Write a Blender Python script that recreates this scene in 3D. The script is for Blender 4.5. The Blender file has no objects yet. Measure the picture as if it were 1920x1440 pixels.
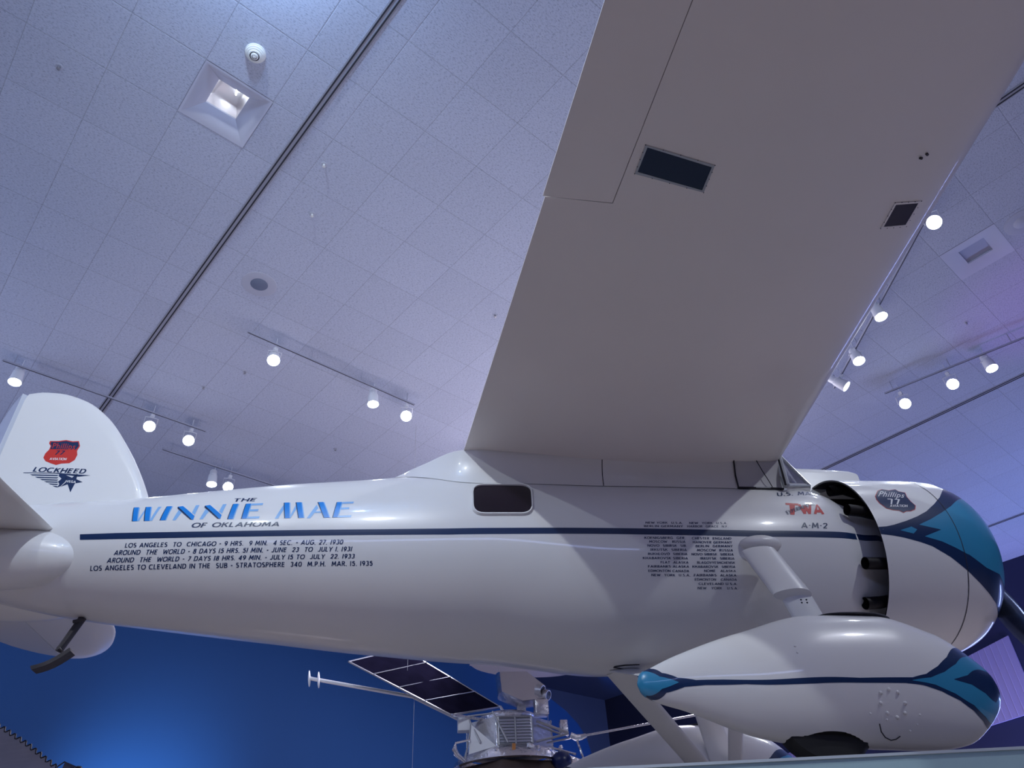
import bpy, bmesh, math, random, json
from mathutils import Vector, Matrix, Euler
from mathutils.geometry import tessellate_polygon
random.seed(7)
S = bpy.context.scene
COL = S.collection
PI = math.pi
EYE = 1.6                       # eye height above the floor (world z = 0)

# ------------------------------------------------------------------ camera
def cam_axes(pitch, roll, yaw):
    fw = Vector((math.sin(yaw)*math.cos(pitch), math.cos(yaw)*math.cos(pitch), math.sin(pitch)))
    rt = Vector((math.cos(yaw), -math.sin(yaw), 0)); up = rt.cross(fw)
    c, s = math.cos(roll), math.sin(roll)
    return c*rt + s*up, -s*rt + c*up, fw
cd = bpy.data.cameras.new('camera'); cam = bpy.data.objects.new('camera', cd); COL.objects.link(cam)
r_, u_, f_ = cam_axes(math.radians(38.05), math.radians(-3.71), math.radians(43.45))
cam.matrix_world = Matrix(((r_.x, u_.x, -f_.x, 0), (r_.y, u_.y, -f_.y, 0), (r_.z, u_.z, -f_.z, EYE), (0, 0, 0, 1)))
cd.sensor_width = 36; cd.lens = 36*1386.2/1920; cd.clip_start = 0.05; cd.clip_end = 200
S.camera = cam

# ------------------------------------------------------------------ colour management, world
S.view_settings.view_transform = 'Standard'; S.view_settings.look = 'None'
S.view_settings.gamma = 1; S.view_settings.use_curve_mapping = False
S.view_settings.exposure = 0.0
w = bpy.data.worlds.new('world'); S.world = w; w.use_nodes = True
w.node_tree.nodes['Background'].inputs[0].default_value = (.35, .4, .8, 1)
w.node_tree.nodes['Background'].inputs[1].default_value = 0.12

# ------------------------------------------------------------------ lights
# aircraft frame: x forward, y to port, z above eye level; D = distance of the fuselage axis from the viewer
PSI = math.radians(-34.0); D = 5.17
U = Vector((math.cos(PSI), math.sin(PSI), 0)); LAT = Vector((-math.sin(PSI), math.cos(PSI), 0))
def W(x, y, z): return U*x + LAT*(y + D) + Vector((0, 0, z + EYE))
def lamp(kind, name, loc, target, power, color, size=.1, cone=100, blend=.5, sy=None, spread=180):
    l = bpy.data.lights.new(name, kind); l.energy = power; l.color = color
    if kind == 'SPOT': l.spot_size = math.radians(cone); l.spot_blend = blend; l.shadow_soft_size = size
    elif kind == 'AREA': l.shape = 'RECTANGLE'; l.size = size; l.size_y = sy or size; l.spread = math.radians(spread)
    else: l.shadow_soft_size = size
    o = bpy.data.objects.new(name, l); COL.objects.link(o); o.location = loc
    if target is not None: o.rotation_euler = (Vector(target) - Vector(loc)).to_track_quat('-Z', 'Y').to_euler()
    return o
COOL = (.86, .92, 1.0)
# track spots on the ceiling beside and behind the visitor
lamp('SPOT', 'spot_tail', W(-1.3, -4.8, 5.8), W(-1.2, -.4, 2.4), 430, (.86, .93, 1.0), .05, 110, .6)
lamp('SPOT', 'spot_tail_b', W(-3.0, -4.6, 5.8), W(-2.4, -.2, 2.8), 190, (.82, .92, 1.0), .05, 100, .7)
lamp('SPOT', 'spot_nose', W(5.6, -4.2, 5.8), W(3.5, -.6, 2.2), 310, (.86, .92, 1.0), .05, 110, .6)
lamp('POINT', 'lamp_near_ceiling', (.15, 2.35, 5.72 + EYE), None, 60, (.36, .60, 1.0), .05)
# added fill without fixtures: unseen area lamps whose floor bounce lights the undersides
lamp('AREA', 'added_floor_fill', W(-3.2, -5.0, 5.9), W(-2.0, -5.0, -1.6), 60, (1.0, .88, .92), 3, sy=1.5, spread=85)
lamp('AREA', 'added_floor_fill_nose', W(5.6, -5.5, 5.9), W(4.4, -5.0, -1.6), 32, (.9, .86, 1.0), 3, sy=1.5, spread=85)
lamp('AREA', 'added_floor_fill_far', W(3, 5.0, 5.9), W(3, 3.0, -1.6), 600, (.88, .84, 1.0), 4, sy=2)
# unseen area lamps added near the hall walls to brighten the ceiling
lamp('AREA', 'added_ceiling_fill_rear', W(0, -10.5, 3.9), W(1, -2, 9), 135, (.40, .50, 1.0), 10, sy=.5)
lamp('AREA', 'added_ceiling_fill_left', W(-9, 1, 3.9), W(-3, 3, 8), 160, (.55, .66, 1.0), 6, sy=.5)
lamp('AREA', 'added_ceiling_fill_right', (16.6, 1.5, 1.4 + EYE), (11, 3, 9), 280, (.30, .40, 1.0), 8, sy=.4)
# colour lights on the far walls
lamp('SPOT', 'blue_wash', (3.6, 10.6, 2.4), (3.9, 12.6, 3.4), 600, (.40, .72, 1.0), .1, 75, 1)
lamp('SPOT', 'blue_wash_b', (7.8, 11.5, .6), (7.8, 12.6, 3.9), 90, (.25, .6, 1.0), .1, 100, 1)
lamp('SPOT', 'arch_blue', (12.3, 11.7, 2.0), (12.7, 12.6, 5.6), 600, (.03, .28, 1.0), .1, 80, 1)
lamp('SPOT', 'purple_spot', (15.2, 3.2, 1.0), (17.66, 4.8, 5.5), 230, (.42, .28, 1.0), .1, 60, .6)
lamp('SPOT', 'purple_spot_b', (15.5, 8.6, 1.0), (17.66, 9.6, 4.9), 150, (.42, .28, 1.0), .1, 50, .6)
lamp('SPOT', 'magenta_spot', (10.9, .4, 2.2), (9.55, .35, 7.7), 190, (.6, .15, 1.0), .1, 30, 1)
lamp('AREA', 'added_tail_fill', W(-2.6, 3.4, -1.5), W(-2.6, 2.6, 2), 16, (1.0, .86, .96), 2.5, sy=2, spread=75)  # added fill near the floor, no fixture; brightens the far tailplane from below

# ------------------------------------------------------------------ materials
def mat(name, col, rough=.5, metal=0, coat=0, emit=None, es=0, trans=0, bump=0, bscale=60, vary=0, ior=1.45, alpha=1):
    m = bpy.data.materials.new(name); m.use_nodes = True; nt = m.node_tree; b = nt.nodes['Principled BSDF']
    b.inputs['Base Color'].default_value = (*col, 1); b.inputs['Roughness'].default_value = rough
    b.inputs['Metallic'].default_value = metal; b.inputs['Coat Weight'].default_value = coat
    b.inputs['Coat Roughness'].default_value = .06; b.inputs['IOR'].default_value = ior
    b.inputs['Transmission Weight'].default_value = trans; b.inputs['Alpha'].default_value = alpha
    if emit: b.inputs['Emission Color'].default_value = (*emit, 1); b.inputs['Emission Strength'].default_value = es
    if bump or vary:
        tc = nt.nodes.new('ShaderNodeTexCoord'); n = nt.nodes.new('ShaderNodeTexNoise')
        n.inputs['Scale'].default_value = bscale; n.inputs['Detail'].default_value = 4
        nt.links.new(tc.outputs['Object'], n.inputs['Vector'])
        if bump:
            bp = nt.nodes.new('ShaderNodeBump'); bp.inputs['Strength'].default_value = bump; bp.inputs['Distance'].default_value = .01
            nt.links.new(n.outputs['Fac'], bp.inputs['Height']); nt.links.new(bp.outputs['Normal'], b.inputs['Normal'])
        if vary:
            mx = nt.nodes.new('ShaderNodeMix'); mx.data_type = 'RGBA'
            mx.inputs['A'].default_value = (*[c*(1-vary) for c in col], 1); mx.inputs['B'].default_value = (*[min(1, c*(1+vary)) for c in col], 1)
            nt.links.new(n.outputs['Fac'], mx.inputs['Factor']); nt.links.new(mx.outputs['Result'], b.inputs['Base Color'])
    return m
WHITE = mat('cream_paint', (.80, .79, .775), .32, coat=.5, vary=.02, bscale=3)
FABRIC = mat('cream_wing_paint', (.78, .735, .71), .45, coat=.25, vary=.02, bscale=3)
NAVY = mat('navy_paint', (.008, .028, .095), .3, coat=.5)
BLUE = mat('sky_blue_paint', (.035, .26, .46), .3, coat=.5)
VIVID = mat('vivid_blue_paint', (.0, .24, .75), .3, coat=.5)
LIGHTB = mat('light_blue_paint', (.27, .52, .86), .3, coat=.5)
RED = mat('red_paint', (.62, .035, .025), .35, coat=.4)
PRINTW = mat('white_print', (.85, .85, .85), .4)
BLACK = mat('black_enamel', (.012, .011, .016), .35)
SEAM = mat('dark_joint', (.03, .03, .04), .7)
SOFTSEAM = mat('grey_joint', (.28, .27, .28), .6)
DARKGLASS = mat('dark_glass', (.016, .011, .02), .12, coat=.2)
BLUEGLASS = mat('smoked_glass', (.012, .014, .045), .1)
STEEL = mat('brushed_steel', (.62, .63, .66), .28, metal=1)
DULLSTEEL = mat('dull_metal', (.4, .4, .43), .45, metal=.8)
CHROME = mat('polished_alloy', (.75, .77, .82), .12, metal=1, bump=.15, bscale=5)
RUBBER = mat('tyre_rubber', (.015, .015, .017), .7)
BURNT = mat('sooty_steel', (.02, .018, .02), .5, metal=.5)
LEATHER = mat('worn_dark_metal', (.05, .045, .05), .6, vary=.4, bscale=30)
FOIL = mat('crinkled_foil', (.80, .80, .84), .17, metal=1, bump=1.0, bscale=26)
FOILG = mat('grey_blanket', (.55, .53, .55), .4, metal=.5, bump=.8, bscale=18)
CELLS = mat('solar_cells', (.010, .009, .022), .9, vary=.6, bscale=5)
CELLS.node_tree.nodes['Principled BSDF'].inputs['Specular IOR Level'].default_value = 0
DECK = mat('plinth_deck', (.34, .31, .30), .8)
BROWN = mat('brown_board', (.06, .04, .035), .6)
LAMPW = mat('lamp_housing_white', (.75, .76, .8), .4)
GLOW = mat('lamp_lens_and_streak', (1, 1, 1), .3, emit=(.82, .90, 1), es=40)
DIMGLOW = mat('lamp_rim_glow', (.9, .9, .95), .3, emit=(.7, .8, 1), es=1.5)
REFLECT = mat('lamp_reflector', (.85, .83, .85), .42, metal=.9)
CARPET = mat('carpet', (.46, .40, .37), .95, bump=.4, bscale=200, vary=.1)
PLINTH = mat('grey_green_paint', (.40, .58, .62), .6, vary=.04, bscale=8)
PLINTHE = mat('pale_edge', (.55, .62, .66), .4)
BLUEWALL = mat('blue_wall_paint', (.008, .058, .20), .8, bump=.05, bscale=90, vary=.04)
SLATE = mat('slate_wall_paint', (.12, .17, .34), .85, bump=.05, bscale=90)
NIGHT = mat('night_blue_wall', (.03, .035, .09), .85)
HALLW = mat('hall_wall', (.10, .10, .16), .85)
PURPLE = mat('lilac_board', (.42, .36, .62), .6)
CORR = mat('corrugated_duralumin', (.45, .42, .45), .38, metal=.85, vary=.15, bscale=6)
TAN = mat('tan_skin', (.30, .25, .24), .5, metal=.3)
PLASTIC = mat('ivory_plastic', (.78, .80, .76), .4)
GRILLE = mat('speaker_grille', (.16, .19, .27), .6)
SLAT = mat('bright_louver', (.85, .87, .92), .2, metal=.9)
GOLD = mat('amber_tape', (.6, .25, .08), .4)

def glass_mat():
    m = bpy.data.materials.new('window_glass'); m.use_nodes = True; nt = m.node_tree
    for n in list(nt.nodes):
        if n.type == 'BSDF_PRINCIPLED': nt.nodes.remove(n)
    out = nt.nodes['Material Output']; t = nt.nodes.new('ShaderNodeBsdfTransparent'); g = nt.nodes.new('ShaderNodeBsdfGlossy')
    t.inputs[0].default_value = (.80, .82, .85, 1); g.inputs['Roughness'].default_value = .05
    f = nt.nodes.new('ShaderNodeFresnel'); f.inputs[0].default_value = 1.5
    mx = nt.nodes.new('ShaderNodeMixShader'); nt.links.new(f.outputs[0], mx.inputs[0])
    nt.links.new(t.outputs[0], mx.inputs[1]); nt.links.new(g.outputs[0], mx.inputs[2]); nt.links.new(mx.outputs[0], out.inputs[0])
    return m
GLASS = glass_mat()

def ceiling_mat():
    m = bpy.data.materials.new('acoustic_tile'); m.use_nodes = True; nt = m.node_tree; b = nt.nodes['Principled BSDF']; N = nt.nodes.new; L = nt.links.new
    b.inputs['Roughness'].default_value = .9
    uv = N('ShaderNodeUVMap'); uv.uv_map = 'tile'
    sep = N('ShaderNodeSeparateXYZ'); L(uv.outputs[0], sep.inputs[0])
    def mth(op, a, b_=None, c=None):
        n = N('ShaderNodeMath'); n.operation = op
        for i, v in enumerate((a, b_, c)):
            if v is None: continue
            if isinstance(v, (int, float)): n.inputs[i].default_value = v
            else: L(v, n.inputs[i])
        return n.outputs[0]
    def edge(o):     # distance from the nearest tile joint
        f = mth('FRACT', o); return mth('MINIMUM', f, mth('SUBTRACT', 1, f))
    e = mth('MINIMUM', edge(sep.outputs[0]), edge(sep.outputs[1]))
    line = mth('LESS_THAN', e, .0055)
    fx = mth('FLOOR', sep.outputs[0]); fy = mth('FLOOR', sep.outputs[1])
    cmb = N('ShaderNodeCombineXYZ'); L(fx, cmb.inputs[0]); L(fy, cmb.inputs[1])
    wn = N('ShaderNodeTexWhiteNoise'); L(cmb.outputs[0], wn.inputs[0])
    tc = N('ShaderNodeTexCoord')
    n1 = N('ShaderNodeTexNoise'); n1.inputs['Scale'].default_value = 42; n1.inputs['Detail'].default_value = 5; n1.inputs['Roughness'].default_value = .75
    mp = N('ShaderNodeMapping'); mp.inputs['Scale'].default_value = (1, 2.4, 1); L(tc.outputs['Object'], mp.inputs[0]); L(mp.outputs[0], n1.inputs['Vector'])
    ramp = N('ShaderNodeValToRGB'); ramp.color_ramp.elements[0].position = .36; ramp.color_ramp.elements[1].position = .50
    L(n1.outputs['Fac'], ramp.inputs[0])
    base = N('ShaderNodeMix'); base.data_type = 'RGBA'; base.inputs['A'].default_value = (.33, .37, .47, 1); base.inputs['B'].default_value = (.57, .61, .72, 1)
    L(ramp.outputs[0], base.inputs['Factor'])
    v = mth('MULTIPLY_ADD', wn.outputs[0], .05, .975)
    v2 = mth('MULTIPLY', v, mth('SUBTRACT', 1, mth('MULTIPLY', line, .22)))
    mul = N('ShaderNodeMix'); mul.data_type = 'RGBA'; mul.blend_type = 'MULTIPLY'; mul.inputs['Factor'].default_value = 1
    cc = N('ShaderNodeCombineColor')
    for i in range(3): L(v2, cc.inputs[i])
    L(base.outputs['Result'], mul.inputs['A']); L(cc.outputs[0], mul.inputs['B']); L(mul.outputs['Result'], b.inputs['Base Color'])
    h = mth('ADD', mth('MULTIPLY', n1.outputs['Fac'], .5), mth('MULTIPLY', mth('MINIMUM', e, .012), 40))
    bp = N('ShaderNodeBump'); bp.inputs['Strength'].default_value = .45; bp.inputs['Distance'].default_value = .012
    L(h, bp.inputs['Height']); L(bp.outputs[0], b.inputs['Normal'])
    return m
TILE = ceiling_mat()

# ------------------------------------------------------------------ helpers
def link(name, me, parent=None, loc=None):
    o = bpy.data.objects.new(name, me); COL.objects.link(o)
    if parent: o.parent = parent
    if loc is not None: o.location = loc
    return o
def empty(name, loc, rz=0):
    o = bpy.data.objects.new(name, None); COL.objects.link(o); o.location = loc; o.rotation_euler = (0, 0, rz); o.empty_display_size = .2
    return o
def tag(o, label=None, cat=None, group=None, kind=None):
    if label: o['label'] = label
    if cat: o['category'] = cat
    if group: o['group'] = group
    if kind: o['kind'] = kind
    return o
class MB:
    """collects shapes of one part; materials by index"""
    def __init__(s, *mats): s.bm = bmesh.new(); s.mats = list(mats)
    def mi(s, m):
        if m not in s.mats: s.mats.append(m)
        return s.mats.index(m)
    def face(s, vs, m=0, sm=False):
        try: f = s.bm.faces.new(vs)
        except ValueError: return None
        f.material_index = m; f.smooth = sm; return f
    def v(s, p): return s.bm.verts.new(p)
    def grid(s, rows, m=0, closed=False, sm=True, caps=False, fm=None):
        R = [[s.v(p) for p in r] for r in rows]; n = len(R[0])
        for i in range(len(R)-1):
            for j in range(n if closed else n-1):
                k = (j+1) % n
                s.face((R[i][j], R[i][k], R[i+1][k], R[i+1][j]), fm(i, j) if fm else m, sm)
        if caps:
            s.face(list(reversed(R[0])), m); s.face(R[-1], m)
        return R
    def box(s, c, d, m=0, rot=None, bev=0):
        c = Vector(c); h = Vector(d)*.5; R = rot or Matrix.Identity(3)
        vs = [s.v(c + R @ Vector((x*h.x, y*h.y, z*h.z))) for x in (-1, 1) for y in (-1, 1) for z in (-1, 1)]
        fs = [s.face([vs[i] for i in q], m) for q in ((0, 1, 3, 2), (4, 6, 7, 5), (0, 4, 5, 1), (2, 3, 7, 6), (0, 2, 6, 4), (1, 5, 7, 3))]
        if bev:
            es = list({e for f in fs for e in f.edges})
            r = bmesh.ops.bevel(s.bm, geom=es, offset=bev, segments=2, affect='EDGES', profile=.5)
            for f in r['faces']: f.material_index = m
    def tube(s, pts, r, m=0, n=12, caps=True, sm=True):
        pts = [Vector(p) for p in pts]; rs = r if isinstance(r, (list, tuple)) else [r]*len(pts); rows = []; ref = None
        for i, p in enumerate(pts):
            t = (pts[min(i+1, len(pts)-1)] - pts[max(i-1, 0)]).normalized()
            if ref is None: ref = t.orthogonal().normalized()
            ref = (ref - t*ref.dot(t)).normalized(); b = t.cross(ref)
            rows.append([p + (ref*math.cos(a) + b*math.sin(a))*rs[i] for a in [2*PI*k/n for k in range(n)]])
        s.grid(rows, m, closed=True, sm=sm, caps=caps)
    def foil(s, p0, p1, c0, c1, t0, t1, ax=(1, 0, 0), m=0, n=20):
        """streamlined strut: chord along ax"""
        p0, p1 = Vector(p0), Vector(p1); d = (p1-p0).normalized(); ax = Vector(ax); ax = (ax - d*ax.dot(d)).normalized(); b = d.cross(ax); rows = []
        for k in range(7):
            f = k/6; p = p0.lerp(p1, f); c = (c0*(1-f)+c1*f)/2; t = (t0*(1-f)+t1*f)/2
            rows.append([p + ax*c*math.cos(a) + b*t*math.sin(a)*(1 + .25*math.cos(a)) for a in [2*PI*q/n for q in range(n)]])
        s.grid(rows, m, closed=True, caps=True)
    def ell(s, c, r, m=0, nu=28, nv=16, rot=None):
        c = Vector(c); R = rot or Matrix.Identity(3); rows = []
        for i in range(nv+1):
            a = PI*i/nv; a = min(max(a, .002), PI-.002)
            rows.append([c + R @ Vector((r[0]*math.cos(a), r[1]*math.sin(a)*math.cos(b), r[2]*math.sin(a)*math.sin(b))) for b in [2*PI*k/nu for k in range(nu)]])
        s.grid(rows, m, closed=True, caps=True)
    def lathe(s, prof, axis_o, axis_d, m=0, n=32, sm=True, fm=None, caps=False):
        o = Vector(axis_o); d = Vector(axis_d).normalized(); a = d.orthogonal().normalized(); b = d.cross(a)
        rows = [[o + d*h + (a*math.cos(t) + b*math.sin(t))*max(r, .0005) for t in [2*PI*k/n for k in range(n)]] for h, r in prof]
        s.grid(rows, m, closed=True, sm=sm, fm=fm, caps=caps)
    def poly(s, pts, m=0, thick=None):
        vs = [s.v(p) for p in pts]; f = s.face(vs, m)
        if thick is not None:
            v2 = [s.v(Vector(p) + Vector(thick)) for p in pts]; s.face(list(reversed(v2)), m)
            for i in range(len(vs)):
                j = (i+1) % len(vs); s.face((vs[i], v2[i], v2[j], vs[j]), m)
    def decal(s, pts2, fn, off, m, sx=1, sy=1, step=.03):
        """paint: a flat outline in surface coordinates laid on the surface fn(u, v, off)"""
        b2 = bmesh.new(); vs = []
        for p in pts2: vs.append(b2.verts.new((p[0]*sx, p[1]*sy, 0)))
        for t in tessellate_polygon([[v.co for v in vs]]):
            try: b2.faces.new([vs[i] for i in t])
            except ValueError: pass
        s._lay(b2, fn, off, m, sx, sy, step)
    def _lay(s, b2, fn, off, m, sx, sy, step):
        if step:
            for ax in (0, 1):
                lo = min(v.co[ax] for v in b2.verts); hi = max(v.co[ax] for v in b2.verts)
                k = math.floor(lo/step)+1
                while k*step < hi:
                    co = [0, 0, 0]; co[ax] = k*step; no = [0, 0, 0]; no[ax] = 1
                    bmesh.ops.bisect_plane(b2, geom=b2.verts[:]+b2.edges[:]+b2.faces[:], plane_co=co, plane_no=no); k += 1
        mp = {}
        for v in b2.verts: mp[v] = s.v(fn(v.co.x/sx, v.co.y/sy, off))
        for f in b2.faces: s.face([mp[v] for v in f.verts], m, True)
        b2.free()
    def text(s, txt, quad, fn, off, m, it=0, b=0, sx=1, sy=1, step=.05, stroke=None):
        st = stroke is not None
        V2, F2 = stroke_text(txt, it, stroke) if st else glyphs(txt, it, b); x0 = min(v[0] for v in V2); x1 = max(v[0] for v in V2)
        bl, br, tr, tl = quad; b2 = bmesh.new(); vs = []
        for x, y in V2:
            a = (x-x0)/(x1-x0); c = y if st else y/CAP
            px = (bl[0]*(1-a)+br[0]*a)*(1-c) + (tl[0]*(1-a)+tr[0]*a)*c; py = (bl[1]*(1-a)+br[1]*a)*(1-c) + (tl[1]*(1-a)+tr[1]*a)*c
            vs.append(b2.verts.new((px*sx, py*sy, 0)))
        for f in F2:
            try: b2.faces.new([vs[i] for i in f])
            except ValueError: pass
        s._lay(b2, fn, off, m, sx, sy, step)
    def build(s, name, parent=None, loc=None, recalc=True, off=None):
        if off is not None:
            for v in s.bm.verts: v.co -= Vector(off)
        if recalc: bmesh.ops.recalc_face_normals(s.bm, faces=s.bm.faces[:])
        me = bpy.data.meshes.new(name); s.bm.to_mesh(me); s.bm.free()
        for m in s.mats: me.materials.append(m)
        me.set_sharp_from_angle(angle=math.radians(38))
        return link(name, me, parent, loc)
# sign-painter capitals drawn as strokes: width, polylines (height 1)
def _arc(cx, cy, rx, ry, a0, a1, n=10): return [(cx+rx*math.cos(math.radians(a0+(a1-a0)*k/n)), cy+ry*math.sin(math.radians(a0+(a1-a0)*k/n))) for k in range(n+1)]
_O = _arc(.42, .5, .40, .46, 0, 360, 20)
STROKES = {
 'A': (.80, [[(.05, 0), (.40, 1), (.75, 0)], [(.17, .30), (.63, .30)]]),
 'B': (.62, [[(.08, 0), (.08, 1)], [(.08, .96), (.32, .96)] + _arc(.32, .74, .20, .22, 90, -90) + [(.08, .52)], [(.32, .52)] + _arc(.34, .28, .23, .24, 90, -90) + [(.08, .04)]]),
 'C': (.78, [_arc(.44, .5, .38, .46, 48, 312, 18)]),
 'D': (.74, [[(.08, 0), (.08, 1)], [(.08, .96), (.28, .96)] + _arc(.28, .5, .40, .46, 90, -90, 12) + [(.08, .04)]]),
 'E': (.58, [[(.08, 0), (.08, 1)], [(.08, .95), (.52, .95)], [(.08, .52), (.46, .52)], [(.08, .05), (.52, .05)]]),
 'F': (.55, [[(.08, 0), (.08, 1)], [(.08, .95), (.50, .95)], [(.08, .50), (.44, .50)]]),
 'G': (.84, [_arc(.44, .5, .38, .46, 48, 340, 18), [(.48, .42), (.82, .42)], [(.78, .42), (.78, .25)]]),
 'H': (.74, [[(.08, 0), (.08, 1)], [(.66, 0), (.66, 1)], [(.08, .5), (.66, .5)]]),
 'I': (.18, [[(.09, 0), (.09, 1)]]),
 'J': (.50, [[(.40, 1), (.40, .22)] + _arc(.22, .22, .18, .18, 0, -160, 8)]),
 'K': (.66, [[(.08, 0), (.08, 1)], [(.58, 1), (.10, .44)], [(.26, .60), (.62, 0)]]),
 'L': (.52, [[(.08, 1), (.08, 0)], [(.08, .05), (.48, .05)]]),
 'M': (.90, [[(.07, 0), (.16, 1), (.45, .22), (.74, 1), (.83, 0)]]),
 'N': (.76, [[(.08, 0), (.08, 1), (.68, 0), (.68, 1)]]),
 'O': (.84, [_O]), 'Q': (.84, [_O, [(.5, .25), (.8, -.05)]]),
 'P': (.58, [[(.08, 0), (.08, 1)], [(.08, .96), (.28, .96)] + _arc(.28, .70, .22, .26, 90, -90) + [(.08, .44)]]),
 'R': (.62, [[(.08, 0), (.08, 1)], [(.08, .96), (.28, .96)] + _arc(.28, .72, .22, .24, 90, -90) + [(.08, .48)], [(.28, .48), (.58, 0)]]),
 'S': (.58, [_arc(.29, .74, .21, .22, 40, 250, 10) + _arc(.29, .27, .22, .23, 80, -140, 10)]),
 'T': (.66, [[(.33, 0), (.33, 1)], [(.03, .95), (.63, .95)]]),
 'U': (.70, [[(.08, 1), (.08, .32)] + _arc(.35, .32, .27, .28, 180, 360, 10) + [(.62, 1)]]),
 'V': (.76, [[(.04, 1), (.38, 0), (.72, 1)]]),
 'W': (1.05, [[(.04, 1), (.28, 0), (.525, .85), (.77, 0), (1.01, 1)]]),
 'X': (.70, [[(.05, 0), (.65, 1)], [(.05, 1), (.65, 0)]]),
 'Y': (.70, [[(.04, 1), (.35, .48), (.66, 1)], [(.35, .48), (.35, 0)]]),
 'Z': (.64, [[(.06, .95), (.58, .95), (.06, .05), (.60, .05)]]),
 '0': (.66, [_arc(.33, .5, .27, .46, 0, 360, 16)]), '1': (.24, [[(.12, 0), (.12, 1)]]),
 '2': (.60, [_arc(.30, .70, .22, .26, 170, -30, 9) + [(.08, .05), (.54, .05)]]),
 '3': (.58, [_arc(.28, .73, .20, .22, 150, -90, 9) + _arc(.28, .28, .22, .23, 90, -150, 9)]),
 '4': (.66, [[(.48, 0), (.48, 1), (.06, .28), (.62, .28)]]),
 '5': (.58, [[(.50, .95), (.14, .95), (.11, .56)] + _arc(.28, .33, .23, .28, 120, -150, 10)]),
 '7': (.58, [[(.05, .95), (.52, .95), (.18, 0)]]),
 '8': (.60, [_arc(.30, .75, .19, .21, 0, 360, 14), _arc(.30, .28, .23, .24, 0, 360, 14)]),
 '9': (.60, [_arc(.30, .68, .22, .27, 0, 360, 14), [(.52, .68), (.46, .30), (.22, .02)]]),
 '.': (.20, [[(.10, .0), (.10, .11)]]), '-': (.42, [[(.06, .45), (.36, .45)]]), '\u00b7': (.26, [[(.13, .45), (.13, .58)]]), ' ': (.34, [])}
def stroke_text(txt, it=0, w=.12, gap=.16):
    V, F = [], []; x0 = 0
    for ch in txt:
        wd, pls = STROKES[ch]
        for pl in pls:
            n = len(pl); closed = n > 3 and abs(pl[0][0]-pl[-1][0])+abs(pl[0][1]-pl[-1][1]) < .001
            for i in range(n-1):
                p, q = Vector(pl[i]), Vector(pl[i+1]); d = (q-p).normalized(); nr = Vector((-d.y, d.x)); ends = []
                for P_, nb in ((p, pl[i-1] if i > 0 else (pl[-2] if closed else None)), (q, pl[i+2] if i+2 < n else (pl[1] if closed else None))):
                    m = nr
                    if nb is not None:
                        d2 = ((P_-Vector(nb)) if P_ is p else (Vector(nb)-P_)).normalized()
                        if d2.dot(d) > .5: n2 = Vector((-d2.y, d2.x)); m = (nr+n2).normalized(); m = m/m.dot(nr)
                    ends.append((P_+m*w/2, P_-m*w/2))
                s = len(V)
                for v in (ends[0][0], ends[1][0], ends[1][1], ends[0][1]):
                    py = min(max(v.y, 0 if ch != 'Q' else -.1), 1.0); V.append((x0+v.x+.22*it*py, py))
                F.append([s, s+1, s+2, s+3])
        x0 += wd + gap
    return V, F
_gc = {}
def glyphs(txt, it=0, b=0):
    key = (txt, it, b)
    if key in _gc: return _gc[key]
    cu = bpy.data.curves.new('t', 'FONT'); cu.body = txt; cu.size = 1; cu.resolution_u = 3; cu.offset = .004*b; cu.space_character = 1.08
    o = bpy.data.objects.new('t', cu); COL.objects.link(o)
    bpy.context.view_layer.update()
    me = bpy.data.meshes.new_from_object(o.evaluated_get(bpy.context.evaluated_depsgraph_get()))
    vv = [(v.co.x + .22*it*v.co.y, v.co.y) for v in me.vertices]; ff = [list(p.vertices) for p in me.polygons]
    bpy.data.objects.remove(o); bpy.data.curves.remove(cu); bpy.data.meshes.remove(me)
    _gc[key] = (vv, ff); return _gc[key]
CAP = 1.0
CAP = max(v[1] for v in glyphs('H')[0])
def pchip(xs, ys, x):
    h = [xs[i+1]-xs[i] for i in range(len(xs)-1)]; d = [(ys[i+1]-ys[i])/h[i] for i in range(len(h))]; m = [0.0]*len(xs)
    for i in range(1, len(xs)-1):
        if d[i-1]*d[i] > 0:
            w1 = 2*h[i]+h[i-1]; w2 = h[i]+2*h[i-1]; m[i] = (w1+w2)/(w1/d[i-1]+w2/d[i])
    m[0] = d[0]; m[-1] = d[-1]; x = min(max(x, xs[0]), xs[-1]); i = 0
    while i < len(h)-1 and x > xs[i+1]: i += 1
    t = (x-xs[i])/h[i]
    return ys[i]*(1+2*t)*(1-t)**2 + h[i]*m[i]*t*(1-t)**2 + ys[i+1]*t*t*(3-2*t) + h[i]*m[i+1]*t*t*(t-1)

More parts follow.
